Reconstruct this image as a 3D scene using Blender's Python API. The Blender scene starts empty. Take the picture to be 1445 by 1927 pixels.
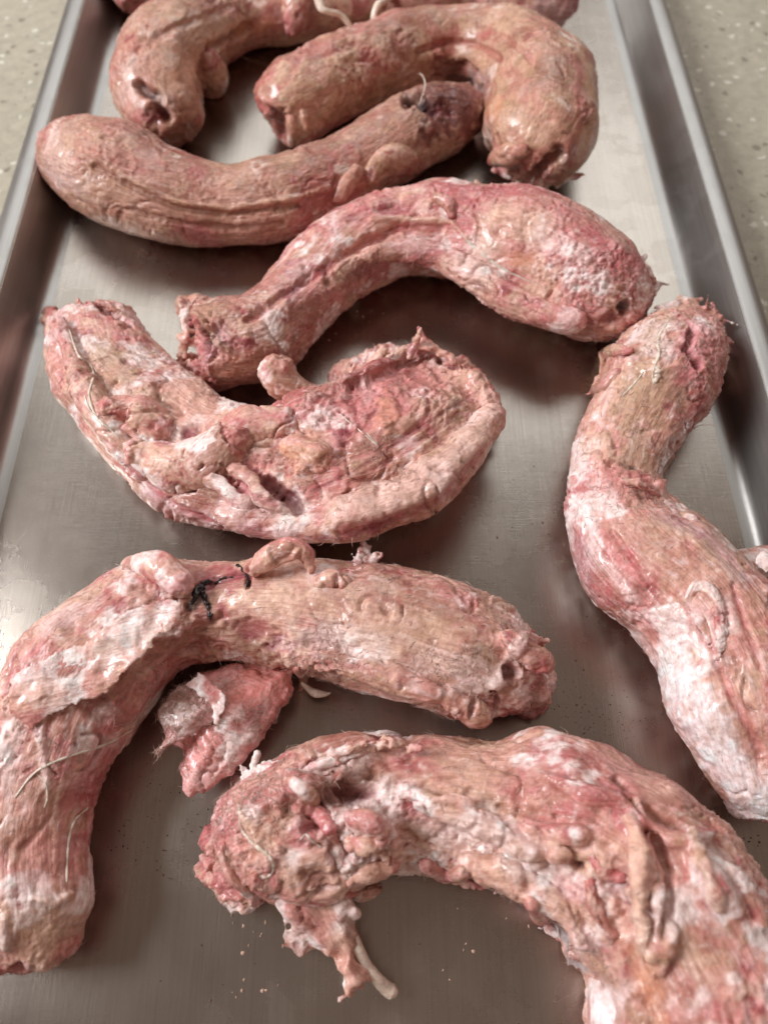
import bpy, math, random
import numpy as np
from mathutils import Vector, Matrix
from mathutils.bvhtree import BVHTree

random.seed(7)
SC = bpy.context.scene
COL = SC.collection

# ------------------------------------------------------------------ camera
CAM_H = 0.356
CAM_X = 0.0053
PITCH = math.radians(63.1)
YAW = math.radians(-0.78)
FPX = 1400.0                      # focal length in pixels of a 1445 x 1927 picture
PW, PH = 1445.0, 1927.0
cd = bpy.data.cameras.new('camera')
cam = bpy.data.objects.new('camera', cd)
COL.objects.link(cam)
cam.location = (CAM_X, 0, CAM_H)
cam.rotation_euler = (math.pi / 2 - PITCH, 0, YAW)
cd.sensor_fit = 'VERTICAL'
cd.sensor_height = 24.0
cd.lens = FPX / PH * 24.0
cd.clip_start = 0.01
cd.clip_end = 50
cd.dof.use_dof = True
cd.dof.focus_distance = 0.345
cd.dof.aperture_fstop = cd.lens / 4.2
SC.camera = cam
CAM_M = cam.rotation_euler.to_matrix()
CAM_O = Vector(cam.location)
RM = np.array(CAM_M)
RO = np.array(CAM_O)

# ------------------------------------------------------------------ world and lamps
w = bpy.data.worlds.new('World')
SC.world = w
w.use_nodes = True
bg = w.node_tree.nodes['Background']
bg.inputs[0].default_value = (0.195, 0.140, 0.113, 1)
bg.inputs[1].default_value = 1.0


def area_lamp(name, loc, target, sx, sy, power, color):
    l = bpy.data.lights.new(name, 'AREA')
    l.shape = 'RECTANGLE'
    l.size = sx
    l.size_y = sy
    l.energy = power
    l.color = color
    o = bpy.data.objects.new(name, l)
    COL.objects.link(o)
    o.location = loc
    d = Vector(target) - Vector(loc)
    o.rotation_euler = d.to_track_quat('-Z', 'Y').to_euler()
    return o


area_lamp('window_light', (-1.78, 0.36, 1.44), (0, 0.25, 0), 1.0, 0.85, 58, (0.975, 0.99, 1.0))
area_lamp('far_window_light', (0.05, 2.15, 1.75), (0, 0.30, 0), 3.0, 1.5, 25, (0.94, 0.98, 0.98))
area_lamp('fill_light', (0.5, -1.4, 2.2), (0, 0.2, 0), 1.0, 0.6, 3, (1.0, 0.90, 0.80))  # added soft fill from behind the camera, no known lamp

SC.view_settings.view_transform = 'Standard'
SC.view_settings.look = 'None'
SC.view_settings.exposure = 0.12
SC.view_settings.gamma = 1.0


# ------------------------------------------------------------------ tools
def P(u, v, z=0.0):
    """real place at height z seen at photograph position (u, v)"""
    d = RM @ np.array([u - PW / 2, PH / 2 - v, -FPX])
    t = (z - CAM_H) / d[2]
    return RO + d * t


def ray(u, v):
    d = RM @ np.array([u - PW / 2, PH / 2 - v, -FPX])
    d /= np.linalg.norm(d)
    return Vector(RO), Vector(d)


def depth(p):
    return -float((np.array(p) - RO) @ RM[:, 2])


def project(co):
    q = (co - RO) @ RM
    zc = -q[:, 2]
    return q[:, 0] / zc * FPX + PW / 2, PH / 2 - q[:, 1] / zc * FPX


_rng = np.random.RandomState(11)
PERM = np.concatenate([_rng.permutation(256)] * 3)
RVAL = _rng.rand(256).astype(np.float32) * 2 - 1


def vnoise(p, seed=0):
    """value noise -1..1, quintic, p Nx3"""
    p = p + np.array([seed * 17.31, seed * 5.77, seed * 11.13])
    i = np.floor(p).astype(np.int64)
    f = (p - i)
    f = f * f * f * (f * (f * 6 - 15) + 10)
    i &= 255
    x0, y0, z0 = i[:, 0], i[:, 1], i[:, 2]
    r = 0
    a = [PERM[x0], PERM[(x0 + 1) & 255]]
    for dx in (0, 1):
        wx = f[:, 0] if dx else 1 - f[:, 0]
        b = [PERM[a[dx] + y0], PERM[a[dx] + ((y0 + 1) & 255)]]
        for dy in (0, 1):
            wy = f[:, 1] if dy else 1 - f[:, 1]
            for dz in (0, 1):
                wz = f[:, 2] if dz else 1 - f[:, 2]
                h = RVAL[PERM[b[dy] + ((z0 + dz) & 255)]]
                r = r + wx * wy * wz * h
    return r


def fbm(p, octv=4, seed=0, gain=0.5):
    a, s, t = 1.0, 0, 0
    for k in range(octv):
        s = s + a * vnoise(p * (2.03 ** k), seed + k * 3)
        t += a
        a *= gain
    return s / t * 1.5


def ridged(p, octv=3, seed=0, gain=0.55):
    a, s, t = 1.0, 0, 0
    for k in range(octv):
        s = s + a * (1 - np.minimum(1, 2.2 * np.abs(vnoise(p * (2.07 ** k), seed + k * 5))))
        t += a
        a *= gain
    return s / t


def sst(a, b, x):
    t = np.clip((x - a) / (b - a), 0, 1)
    return t * t * (3 - 2 * t)


def mixc(c, col, m):
    m = np.clip(m, 0, 1)[:, None]
    return c * (1 - m) + np.array(col)[None, :] * m


def tag(o, label=None, cat=None, group=None, kind=None):
    if label: o['label'] = label
    if cat: o['category'] = cat
    if group: o['group'] = group
    if kind: o['kind'] = kind
    return o


def empty(name, loc):
    o = bpy.data.objects.new(name, None)
    COL.objects.link(o)
    o.location = loc
    o.empty_display_size = 0.02
    return o


def link(name, me, mat, parent=None):
    o = bpy.data.objects.new(name, me)
    COL.objects.link(o)
    if mat: me.materials.append(mat)
    if parent:
        o.parent = parent
        o.matrix_parent_inverse = Matrix.Translation(-Vector(parent.location))
    me.polygons.foreach_set('use_smooth', [True] * len(me.polygons))
    return o


# ------------------------------------------------------------------ materials
def new_mat(name):
    m = bpy.data.materials.new(name)
    m.use_nodes = True
    nt = m.node_tree
    return m, nt, nt.nodes['Principled BSDF']


def N(nt, t, **kw):
    n = nt.nodes.new(t)
    for k, v in kw.items():
        if k.startswith('i_'):
            n.inputs[int(k[2:])].default_value = v
        else:
            setattr(n, k, v)
    return n


def noise_node(nt, vec, scale, detail=4, rough=0.5, dist=0.0):
    n = nt.nodes.new('ShaderNodeTexNoise')
    n.inputs['Scale'].default_value = scale
    n.inputs['Detail'].default_value = detail
    n.inputs['Roughness'].default_value = rough
    n.inputs['Distortion'].default_value = dist
    nt.links.new(vec, n.inputs['Vector'])
    return n.outputs[0]


def ramp(nt, fac, stops):
    r = nt.nodes.new('ShaderNodeValToRGB')
    el = r.color_ramp.elements
    while len(el) < len(stops): el.new(0.5)
    for e, (p, c) in zip(el, stops):
        e.position = p
        e.color = (c[0], c[1], c[2], 1) if not isinstance(c, (int, float)) else (c, c, c, 1)
    nt.links.new(fac, r.inputs[0])
    return r.outputs[0]


def math_node(nt, op, a, b=None, c=None):
    n = nt.nodes.new('ShaderNodeMath')
    n.operation = op
    for i, x in enumerate((a, b, c)):
        if x is None: continue
        if isinstance(x, (int, float)): n.inputs[i].default_value = x
        else: nt.links.new(x, n.inputs[i])
    return n.outputs[0]


def mix_rgb(nt, fac, a, b, mode='MIX'):
    n = nt.nodes.new('ShaderNodeMix')
    n.data_type = 'RGBA'
    n.blend_type = mode
    for idx, x in ((0, fac), (6, a), (7, b)):
        if isinstance(x, (int, float)): n.inputs[idx].default_value = x
        elif isinstance(x, tuple): n.inputs[idx].default_value = (x[0], x[1], x[2], 1)
        else: nt.links.new(x, n.inputs[idx])
    return n.outputs[2]


def mapped(nt, src, scale, rot=(0, 0, 0)):
    m = nt.nodes.new('ShaderNodeMapping')
    m.inputs['Scale'].default_value = scale
    m.inputs['Rotation'].default_value = rot
    nt.links.new(src, m.inputs['Vector'])
    return m.outputs[0]


def meat_material(name, sss=0.16, rough=(0.24, 0.50), bump=0.5, fibre=0.6):
    m, nt, b = new_mat(name)
    at = N(nt, 'ShaderNodeAttribute', attribute_name='Col')
    fl = N(nt, 'ShaderNodeAttribute', attribute_name='flow')
    geo = N(nt, 'ShaderNodeTexCoord')
    obj = geo.outputs['Object']
    n1 = noise_node(nt, obj, 420, 5, 0.62)
    n2 = noise_node(nt, obj, 1300, 3, 0.6)
    st = noise_node(nt, mapped(nt, fl.outputs['Vector'], (60, 900, 900)), 1.0, 4, 0.6, 0.4)
    n3 = noise_node(nt, obj, 150, 4, 0.6)
    v1 = ramp(nt, n1, [(0.28, (0.70, 0.60, 0.58)), (0.5, (1, 1, 1)), (0.72, (1.22, 1.26, 1.28))])
    c = mix_rgb(nt, 0.85, at.outputs['Color'], v1, 'MULTIPLY')
    v2 = ramp(nt, st, [(0.32, (0.62, 0.47, 0.42)), (0.5, (1, 1, 1)), (0.68, (1.25, 1.30, 1.30))])
    c = mix_rgb(nt, math_node(nt, 'MULTIPLY', ramp(nt, noise_node(nt, obj, 70, 3, 0.5), [(0.40, 0.15), (0.60, 0.95)]), fibre), c, v2, 'MULTIPLY')
    v3 = ramp(nt, n2, [(0.62, (0, 0, 0)), (0.74, (1, 1, 1))])
    c = mix_rgb(nt, math_node(nt, 'MULTIPLY', v3, 0.8), c, (1.30, 1.38, 1.42), 'MULTIPLY')
    nt.links.new(c, b.inputs['Base Color'])
    rag = N(nt, 'ShaderNodeAttribute', attribute_name='rag').outputs['Fac']
    r = ramp(nt, n3, [(0.36, rough[0]), (0.64, rough[1])])
    r = math_node(nt, 'ADD', r, math_node(nt, 'MULTIPLY', rag, 0.10))
    nt.links.new(r, b.inputs['Roughness'])
    b.inputs['Subsurface Weight'].default_value = sss
    b.inputs['Subsurface Radius'].default_value = (1.0, 0.45, 0.3)
    b.inputs['Subsurface Scale'].default_value = 0.0035
    b.inputs['Specular IOR Level'].default_value = 0.42
    wet = ramp(nt, noise_node(nt, obj, 90, 3, 0.5), [(0.42, 0.06), (0.62, 0.8)])
    wet = math_node(nt, 'MULTIPLY', wet, math_node(nt, 'SUBTRACT', 1.0, math_node(nt, 'MULTIPLY', rag, 0.65)))
    nt.links.new(wet, b.inputs['Coat Weight'])
    b.inputs['Coat Roughness'].default_value = 0.17
    iso = math_node(nt, 'ADD', math_node(nt, 'MULTIPLY', rag, 0.85), 0.28)
    h = math_node(nt, 'ADD', math_node(nt, 'MULTIPLY', n1, iso), math_node(nt, 'MULTIPLY', st, 1.5 * fibre))
    h = math_node(nt, 'ADD', h, math_node(nt, 'MULTIPLY', n2, 0.35))
    bp = N(nt, 'ShaderNodeBump')
    bp.inputs['Strength'].default_value = bump
    bp.inputs['Distance'].default_value = 0.0016
    nt.links.new(h, bp.inputs['Height'])
    nt.links.new(bp.outputs[0], b.inputs['Normal'])
    return m


MEAT = meat_material('meat')
SMOOTH_MEAT = meat_material('smooth_meat', bump=0.5, fibre=1.0)
FAT = meat_material('fat', sss=0.3, rough=(0.28, 0.55), bump=0.35, fibre=0.3)


def fibre_material():
    m, nt, b = new_mat('pale_fibre')
    b.inputs['Base Color'].default_value = (0.62, 0.42, 0.35, 1)
    b.inputs['Roughness'].default_value = 0.5
    b.inputs['Subsurface Weight'].default_value = 0.0
    b.inputs['Transmission Weight'].default_value = 0.15
    return m


FIBRE = fibre_material()


def film_material():
    m, nt, b = new_mat('membrane_film')
    tc = N(nt, 'ShaderNodeTexCoord')
    n = noise_node(nt, tc.outputs['Object'], 300, 4, 0.6)
    c = ramp(nt, n, [(0.3, (0.58, 0.50, 0.50)), (0.7, (0.80, 0.74, 0.74))])
    nt.links.new(c, b.inputs['Base Color'])
    b.inputs['Roughness'].default_value = 0.3
    b.inputs['Transmission Weight'].default_value = 0.45
    b.inputs['IOR'].default_value = 1.2
    bp = N(nt, 'ShaderNodeBump')
    bp.inputs['Strength'].default_value = 0.6
    bp.inputs['Distance'].default_value = 0.001
    nt.links.new(n, bp.inputs['Height'])
    nt.links.new(bp.outputs[0], b.inputs['Normal'])
    return m


FILM = film_material()


def steel_material(name, base=(0.42, 0.375, 0.335), floor=True):
    m, nt, b = new_mat(name)
    tc = N(nt, 'ShaderNodeTexCoord')
    obj = tc.outputs['Object']
    big = noise_node(nt, obj, 9 if floor else 3, 3, 0.5, 0.1)
    mid = noise_node(nt, obj, 38, 5, 0.55, 0.4)
    fine = noise_node(nt, mapped(nt, obj, (1800, 60, 60)), 1.0, 3, 0.6)
    fine2 = noise_node(nt, mapped(nt, obj, (60, 1800, 60)), 1.0, 3, 0.6)
    grain = noise_node(nt, obj, 2500, 2, 0.5)
    lo, hi = (0.86, 1.10) if floor else (0.95, 1.05)
    col = ramp(nt, big, [(0.3, tuple(x * lo for x in base)), (0.7, tuple(x * hi for x in base))])
    # dried water and blood stains with tide-line edges
    stain = ramp(nt, mid, [(0.50, 0.0), (0.545, 0.55), (0.56, 0.25), (0.70, 0.30)])
    mask = ramp(nt, noise_node(nt, obj, 6.5, 3, 0.5), [(0.47, 0.0), (0.58, 1.0)])
    smask = math_node(nt, 'MULTIPLY', stain, mask)
    col = mix_rgb(nt, math_node(nt, 'MULTIPLY', smask, 0.35 if floor else 0.0), col, (0.30, 0.235, 0.185))
    pale = ramp(nt, noise_node(nt, obj, 24, 7, 0.7, 2.0), [(0.60, 0.0), (0.66, 1.0), (0.70, 0.2)])
    col = mix_rgb(nt, math_node(nt, 'MULTIPLY', pale, 0.07 if floor else 0.0), col, (0.75, 0.72, 0.68))
    # long hairline scratches from wiping
    for rz, k in ((0.05, 0.10), (1.45, 0.06)):
        sc1 = ramp(nt, noise_node(nt, mapped(nt, obj, (900, 7, 1), (0, 0, rz)), 1.0, 3, 0.7), [(0.30, 0.0), (0.5, 0.5), (0.70, 1.0)])
        col = mix_rgb(nt, k * 1.1, col, sc1, 'SOFT_LIGHT')
    # tiny dark specks
    sp = ramp(nt, noise_node(nt, obj, 650, 2, 0.5), [(0.70, 0.0), (0.74, 1.0)])
    spm = ramp(nt, noise_node(nt, obj, 17, 3, 0.6), [(0.55, 0.0), (0.66, 1.0)])
    if floor:
        col = mix_rgb(nt, math_node(nt, 'MULTIPLY', math_node(nt, 'MULTIPLY', sp, spm), 0.75), col, (0.10, 0.055, 0.035))
    nt.links.new(col, b.inputs['Base Color'])
    b.inputs['Metallic'].default_value = 1.0
    rr = math_node(nt, 'ADD', math_node(nt, 'MULTIPLY', big, 0.10), math_node(nt, 'MULTIPLY', smask, 0.08))
    rr = math_node(nt, 'ADD', rr, math_node(nt, 'MULTIPLY', mid, 0.05 if floor else 0.0))
    rr = math_node(nt, 'ADD', rr, 0.19 if floor else 0.34)
    nt.links.new(rr, b.inputs['Roughness'])
    h = math_node(nt, 'ADD', fine, fine2)
    h = math_node(nt, 'ADD', h, math_node(nt, 'MULTIPLY', grain, 0.5))
    bp = N(nt, 'ShaderNodeBump')
    bp.inputs['Strength'].default_value = 0.10
    bp.inputs['Distance'].default_value = 0.0006
    nt.links.new(h, bp.inputs['Height'])
    bp2 = N(nt, 'ShaderNodeBump')
    bp2.inputs['Strength'].default_value = 0.25 if floor else 0.05
    bp2.inputs['Distance'].default_value = 0.002
    nt.links.new(noise_node(nt, obj, 14, 3, 0.5), bp2.inputs['Height'])
    nt.links.new(bp.outputs[0], bp2.inputs['Normal'])
    nt.links.new(bp2.outputs[0], b.inputs['Normal'])
    return m


STEEL = steel_material('brushed_steel_floor')
STEEL_SIDE = steel_material('brushed_steel_side', (0.40, 0.385, 0.37), False)


def counter_material():
    m, nt, b = new_mat('speckled_stone')
    tc = N(nt, 'ShaderNodeTexCoord')
    obj = tc.outputs['Object']
    base = ramp(nt, noise_node(nt, obj, 120, 5, 0.6), [(0.3, (0.34, 0.305, 0.235)), (0.7, (0.45, 0.405, 0.315))])
    v = N(nt, 'ShaderNodeTexVoronoi')
    v.inputs['Scale'].default_value = 120
    wob = nt.nodes.new('ShaderNodeVectorMath')
    wob.operation = 'ADD'
    nt.links.new(mapped(nt, obj, (1, 1.0, 1)), wob.inputs[0])
    nz = nt.nodes.new('ShaderNodeTexNoise')
    nz.inputs['Scale'].default_value = 160
    nt.links.new(obj, nz.inputs['Vector'])
    sc_ = nt.nodes.new('ShaderNodeVectorMath')
    sc_.operation = 'SCALE'
    sc_.inputs['Scale'].default_value = 0.008
    nt.links.new(nz.outputs['Color'], sc_.inputs[0])
    nt.links.new(sc_.outputs[0], wob.inputs[1])
    nt.links.new(wob.outputs[0], v.inputs['Vector'])
    sep = N(nt, 'ShaderNodeSeparateColor')
    nt.links.new(v.outputs['Color'], sep.inputs[0])
    near = ramp(nt, v.outputs['Distance'], [(0.22, 1.0), (0.34, 0.0)])
    dark = math_node(nt, 'MULTIPLY', ramp(nt, sep.outputs[0], [(0.66, 0.0), (0.72, 1.0)]), near)
    lite = math_node(nt, 'MULTIPLY', ramp(nt, sep.outputs[1], [(0.62, 0.0), (0.70, 1.0)]), near)
    c = mix_rgb(nt, math_node(nt, 'MULTIPLY', lite, 0.7), base, (0.72, 0.69, 0.60))
    c = mix_rgb(nt, math_node(nt, 'MULTIPLY', dark, 0.7), c, (0.15, 0.115, 0.08))
    fl = ramp(nt, noise_node(nt, obj, 380, 3, 0.6), [(0.62, 0.0), (0.68, 1.0)])
    c = mix_rgb(nt, math_node(nt, 'MULTIPLY', fl, 0.4), c, (0.17, 0.14, 0.10))
    nt.links.new(c, b.inputs['Base Color'])
    b.inputs['Roughness'].default_value = 0.5
    return m


COUNTER = counter_material()

# ------------------------------------------------------------------ counter and tray
me = bpy.data.meshes.new('countertop')
X, Y0, Y1 = 1.1, -0.6, 1.5
me.from_pydata([(-X, Y0, -.0022), (X, Y0, -.0022), (X, Y1, -.0022), (-X, Y1, -.0022),
                (-X, Y0, -.04), (X, Y0, -.04), (X, Y1, -.04), (-X, Y1, -.04)], [],
               [(0, 1, 2, 3), (7, 6, 5, 4), (0, 4, 5, 1), (1, 5, 6, 2), (2, 6, 7, 3), (3, 7, 4, 0)])
ct = link('countertop', me, COUNTER)
me.polygons.foreach_set('use_smooth', [False] * 6)
tag(ct, 'beige speckled stone countertop under the steel tray', 'countertop', kind='structure')

TX, TYN, TYF = 0.2025, -0.105, 0.700          # half width of the floor, near and far edge


def ring(off, z, rad, n=10):
    """rounded rectangle, off = how far outside the floor edge"""
    x1, y0, y1 = TX + off, TYN - off, TYF + off
    r = rad
    pts = []
    for cx, cy, a0 in ((x1 - r, y1 - r, 0), (-x1 + r, y1 - r, 90), (-x1 + r, y0 + r, 180), (x1 - r, y0 + r, 270)):
        for k in range(n + 1):
            a = math.radians(a0 + 90 * k / n)
            pts.append((cx + r * math.cos(a), cy + r * math.sin(a), z))
    return pts


def rings_mesh(name, rings, close_first=False):
    vs, fs = [], []
    n = len(rings[0])
    for r in rings: vs += r
    for i in range(len(rings) - 1):
        for k in range(n):
            a, b = i * n + k, i * n + (k + 1) % n
            fs.append((a, b, b + n, a + n))
    if close_first: fs.append(tuple(range(n))[::-1])
    m = bpy.data.meshes.new(name)
    m.from_pydata(vs, [], fs)
    m.update()
    return m


tray = empty('baking_tray', (0, 0.3, 0))
tag(tray, 'large brushed stainless steel baking tray holding the raw necks', 'tray')
# floor: dense sheet with the slight waviness of a used pan
nx, ny = 60, 120
vs, fs = [], []
gx = np.linspace(-TX + 0.006, TX - 0.006, nx)
gy = np.linspace(TYN + 0.006, TYF - 0.006, ny)
GX, GY = np.meshgrid(gx, gy)
edge = np.minimum(np.minimum(GX - gx[0], gx[-1] - GX), np.minimum(GY - gy[0], gy[-1] - GY))
pp = np.stack([GX.ravel(), GY.ravel(), 0 * GX.ravel()], 1)
GZ = (fbm(pp * 9, 2, 3) * 0.0006 * sst(0, 0.03, edge.ravel()))
for p_, z_ in zip(pp, GZ): vs.append((p_[0], p_[1], z_))
for j in range(ny - 1):
    for i in range(nx - 1):
        a = j * nx + i
        fs.append((a, a + 1, a + nx + 1, a + nx))
m = bpy.data.meshes.new('pan_floor')
m.from_pydata(vs, [], fs)
link('pan_floor', m, STEEL, tray)
prof = [(-0.006, 0.0), (-0.0040, 0.0002), (-0.0018, 0.0008), (-0.0002, 0.0018), (0.0012, 0.0033), (0.0024, 0.0055), (0.0034, 0.0078), (0.0105, 0.0235), (0.0122, 0.0262)]
link('side_wall', rings_mesh('side_wall', [ring(o_, z_, max(0.006, 0.020 + o_)) for o_, z_ in prof]), STEEL_SIDE, tray)
# rolled rim: flat lip then a bead curling under
rp = [(0.0124, 0.0264), (0.0132, 0.0274), (0.0150, 0.0281), (0.0190, 0.0284), (0.0232, 0.0281), (0.0252, 0.0268),
      (0.0262, 0.0248), (0.0260, 0.0228), (0.0245, 0.0214), (0.0225, 0.0210), (0.0205, 0.0216), (0.0195, 0.0228)]
link('rolled_rim', rings_mesh('rolled_rim', [ring(o_, z_, 0.020 + o_) for o_, z_ in rp]), STEEL_SIDE, tray)
under = [(0.0105, 0.0222), (0.0028, 0.0050), (0.0010, 0.0008), (-0.002, -0.0012), (-0.006, -0.0016)]
link('underside', rings_mesh('underside', [ring(o_, z_, 0.020 + o_) for o_, z_ in under]), STEEL_SIDE, tray)


# ------------------------------------------------------------------ organic bodies
def catmull(A, n):
    A = np.array(A, float)
    k = len(A)
    out = []
    ext = np.vstack([2 * A[0] - A[1], A, 2 * A[-1] - A[-2]])
    for i in range(k - 1):
        p0, p1, p2, p3 = ext[i], ext[i + 1], ext[i + 2], ext[i + 3]
        for t in np.linspace(0, 1, n, endpoint=False):
            out.append(0.5 * ((2 * p1) + (-p0 + p2) * t + (2 * p0 - 5 * p1 + 4 * p2 - p3) * t * t + (-p0 + 3 * p1 - 3 * p2 + p3) * t ** 3))
    out.append(ext[-2])
    return np.array(out)


def tube_geo(C, R, K, cap=(0.5, 0.5), nseg=28, up=(0, 0, 1), floor=None):
    """swept elliptical tube: centres, radii, height ratio"""
    C = np.array(C, float)
    n = len(C)
    T = np.gradient(C, axis=0)
    T /= np.linalg.norm(T, axis=1)[:, None] + 1e-12
    up = np.array(up, float)
    rings = []
    ths = np.linspace(0, 2 * math.pi, nseg, endpoint=False)

    def ringat(c, t, r, k):
        s = np.cross(t, up)
        s /= np.linalg.norm(s) + 1e-9
        u_ = np.cross(s, t)
        return c + np.outer(np.cos(ths) * r, s) + np.outer(np.sin(ths) * r * k, u_)

    def endcap(c, t, r, k, h, sign):
        res = []
        for a in (25, 50, 70, 84):
            a = math.radians(a)
            res.append(ringat(c + sign * t * r * h * math.sin(a), t, r * math.cos(a), k))
        return res

    rings += endcap(C[0], T[0], R[0], K[0], cap[0], -1)[::-1]
    for i in range(n): rings.append(ringat(C[i], T[i], R[i], K[i]))
    rings += endcap(C[-1], T[-1], R[-1], K[-1], cap[1], 1)
    V = np.vstack(rings)
    m_ = len(rings)
    F = []
    for i in range(m_ - 1):
        for k in range(nseg):
            a, b = i * nseg + k, i * nseg + (k + 1) % nseg
            F.append((a, b, b + nseg, a + nseg))
    F.append(tuple(range(nseg))[::-1])
    F.append(tuple(range((m_ - 1) * nseg, m_ * nseg)))
    if floor is not None: V[:, 2] = np.maximum(V[:, 2], floor)
    return V, F


def px_chain(st, zc=None, k=0.9, lift=0.0, n=8):
    """stations (u, v, half width px[, height of centre m]) -> centres, radii"""
    S = catmull([list(s) + [-1] * (4 - len(s)) for s in st], n)
    C, R = [], []
    for u, v, wd, z in S:
        if z < 0:
            z = 0.02
            for _ in range(6):
                r = wd * depth(P(u, v, z)) / FPX
                z = r * k + lift
        p = P(u, v, z)
        C.append(p)
        R.append(wd * depth(p) / FPX)
    return np.array(C), np.array(R)


def remesh(geos, voxel):
    """union of closed shapes as one skin"""
    vs, fs = [], []
    for V, F in geos:
        o = len(vs)
        vs += [tuple(x) for x in V]
        fs += [tuple(i + o for i in f) for f in F]
    me = bpy.data.meshes.new('raw')
    me.from_pydata(vs, [], fs)
    me.update()
    ob = bpy.data.objects.new('raw', me)
    COL.objects.link(ob)
    md = ob.modifiers.new('r', 'REMESH')
    md.mode = 'VOXEL'
    md.voxel_size = voxel
    sm = ob.modifiers.new('s', 'SMOOTH')
    sm.iterations = 5
    sm.factor = 0.6
    dg = bpy.context.evaluated_depsgraph_get()
    ev = ob.evaluated_get(dg)
    out = bpy.data.meshes.new_from_object(ev)
    bpy.data.objects.remove(ob)
    bpy.data.meshes.remove(me)
    return out


def get_co(me):
    a = np.empty(len(me.vertices) * 3, np.float32)
    me.vertices.foreach_get('co', a)
    return a.reshape(-1, 3).astype(float)


def get_no(me):
    a = np.empty(len(me.vertices) * 3, np.float32)
    me.vertex_normals.foreach_get('vector', a)
    return a.reshape(-1, 3).astype(float)


def set_co(me, co):
    me.vertices.foreach_set('co', co.astype(np.float32).ravel())
    me.update()


def flow_coords(co, C):
    """straightened coordinates (along, side, up, overshoot past the ends)"""
    T = np.gradient(C, axis=0)
    T /= np.linalg.norm(T, axis=1)[:, None]
    L = np.concatenate([[0], np.cumsum(np.linalg.norm(np.diff(C, axis=0), axis=1))])
    out = np.zeros((len(co), 4))
    for a in range(0, len(co), 20000):
        c = co[a:a + 20000]
        d = ((c[:, None, :] - C[None, :, :]) ** 2).sum(2)
        j = d.argmin(1)
        rel = c - C[j]
        al = (rel * T[j]).sum(1)
        s_ = np.cross(T[j], [0, 0, 1.0])
        s_ /= np.linalg.norm(s_, axis=1)[:, None]
        u_ = np.cross(s_, T[j])
        out[a:a + 20000, 0] = L[j] + al
        out[a:a + 20000, 1] = (rel * s_).sum(1)
        out[a:a + 20000, 2] = (rel * u_).sum(1)
    over = np.maximum(-out[:, 0], out[:, 0] - L[-1])
    out[:, 3] = over
    return out


def seg_dist(u, v, pts):
    """distance in pixels to a polyline, and the parameter along it"""
    best = np.full(len(u), 1e9)
    for (x0, y0), (x1, y1) in zip(pts[:-1], pts[1:]):
        dx, dy = x1 - x0, y1 - y0
        t = np.clip(((u - x0) * dx + (v - y0) * dy) / (dx * dx + dy * dy + 1e-9), 0, 1)
        best = np.minimum(best, np.hypot(u - x0 - t * dx, v - y0 - t * dy))
    return best


# palette, linear albedo
PINK = (0.60, 0.325, 0.245)
CREAM = (0.68, 0.465, 0.335)
PALE = (0.76, 0.58, 0.52)
WHITE = (0.84, 0.71, 0.64)
RED = (0.44, 0.115, 0.115)
DEEP = (0.24, 0.045, 0.055)
DARK = (0.06, 0.018, 0.020)
TAN = (0.44, 0.29, 0.175)
BROWN = (0.33, 0.165, 0.105)
ORANGE = (0.64, 0.32, 0.19)
ROSE = (0.60, 0.265, 0.235)
LILAC = (0.50, 0.36, 0.37)
BLACK = (0.022, 0.014, 0.014)

DEF = dict(lump=0.0022, fold=0.0016, crag=0.0010, fine=0.00035, across=110, along=13, tear=0.0025,
           red=0.35, cream=0.5, streak=0.45, white=0.25, tan=0.15, base=PINK, voxel=0.0009)


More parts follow.
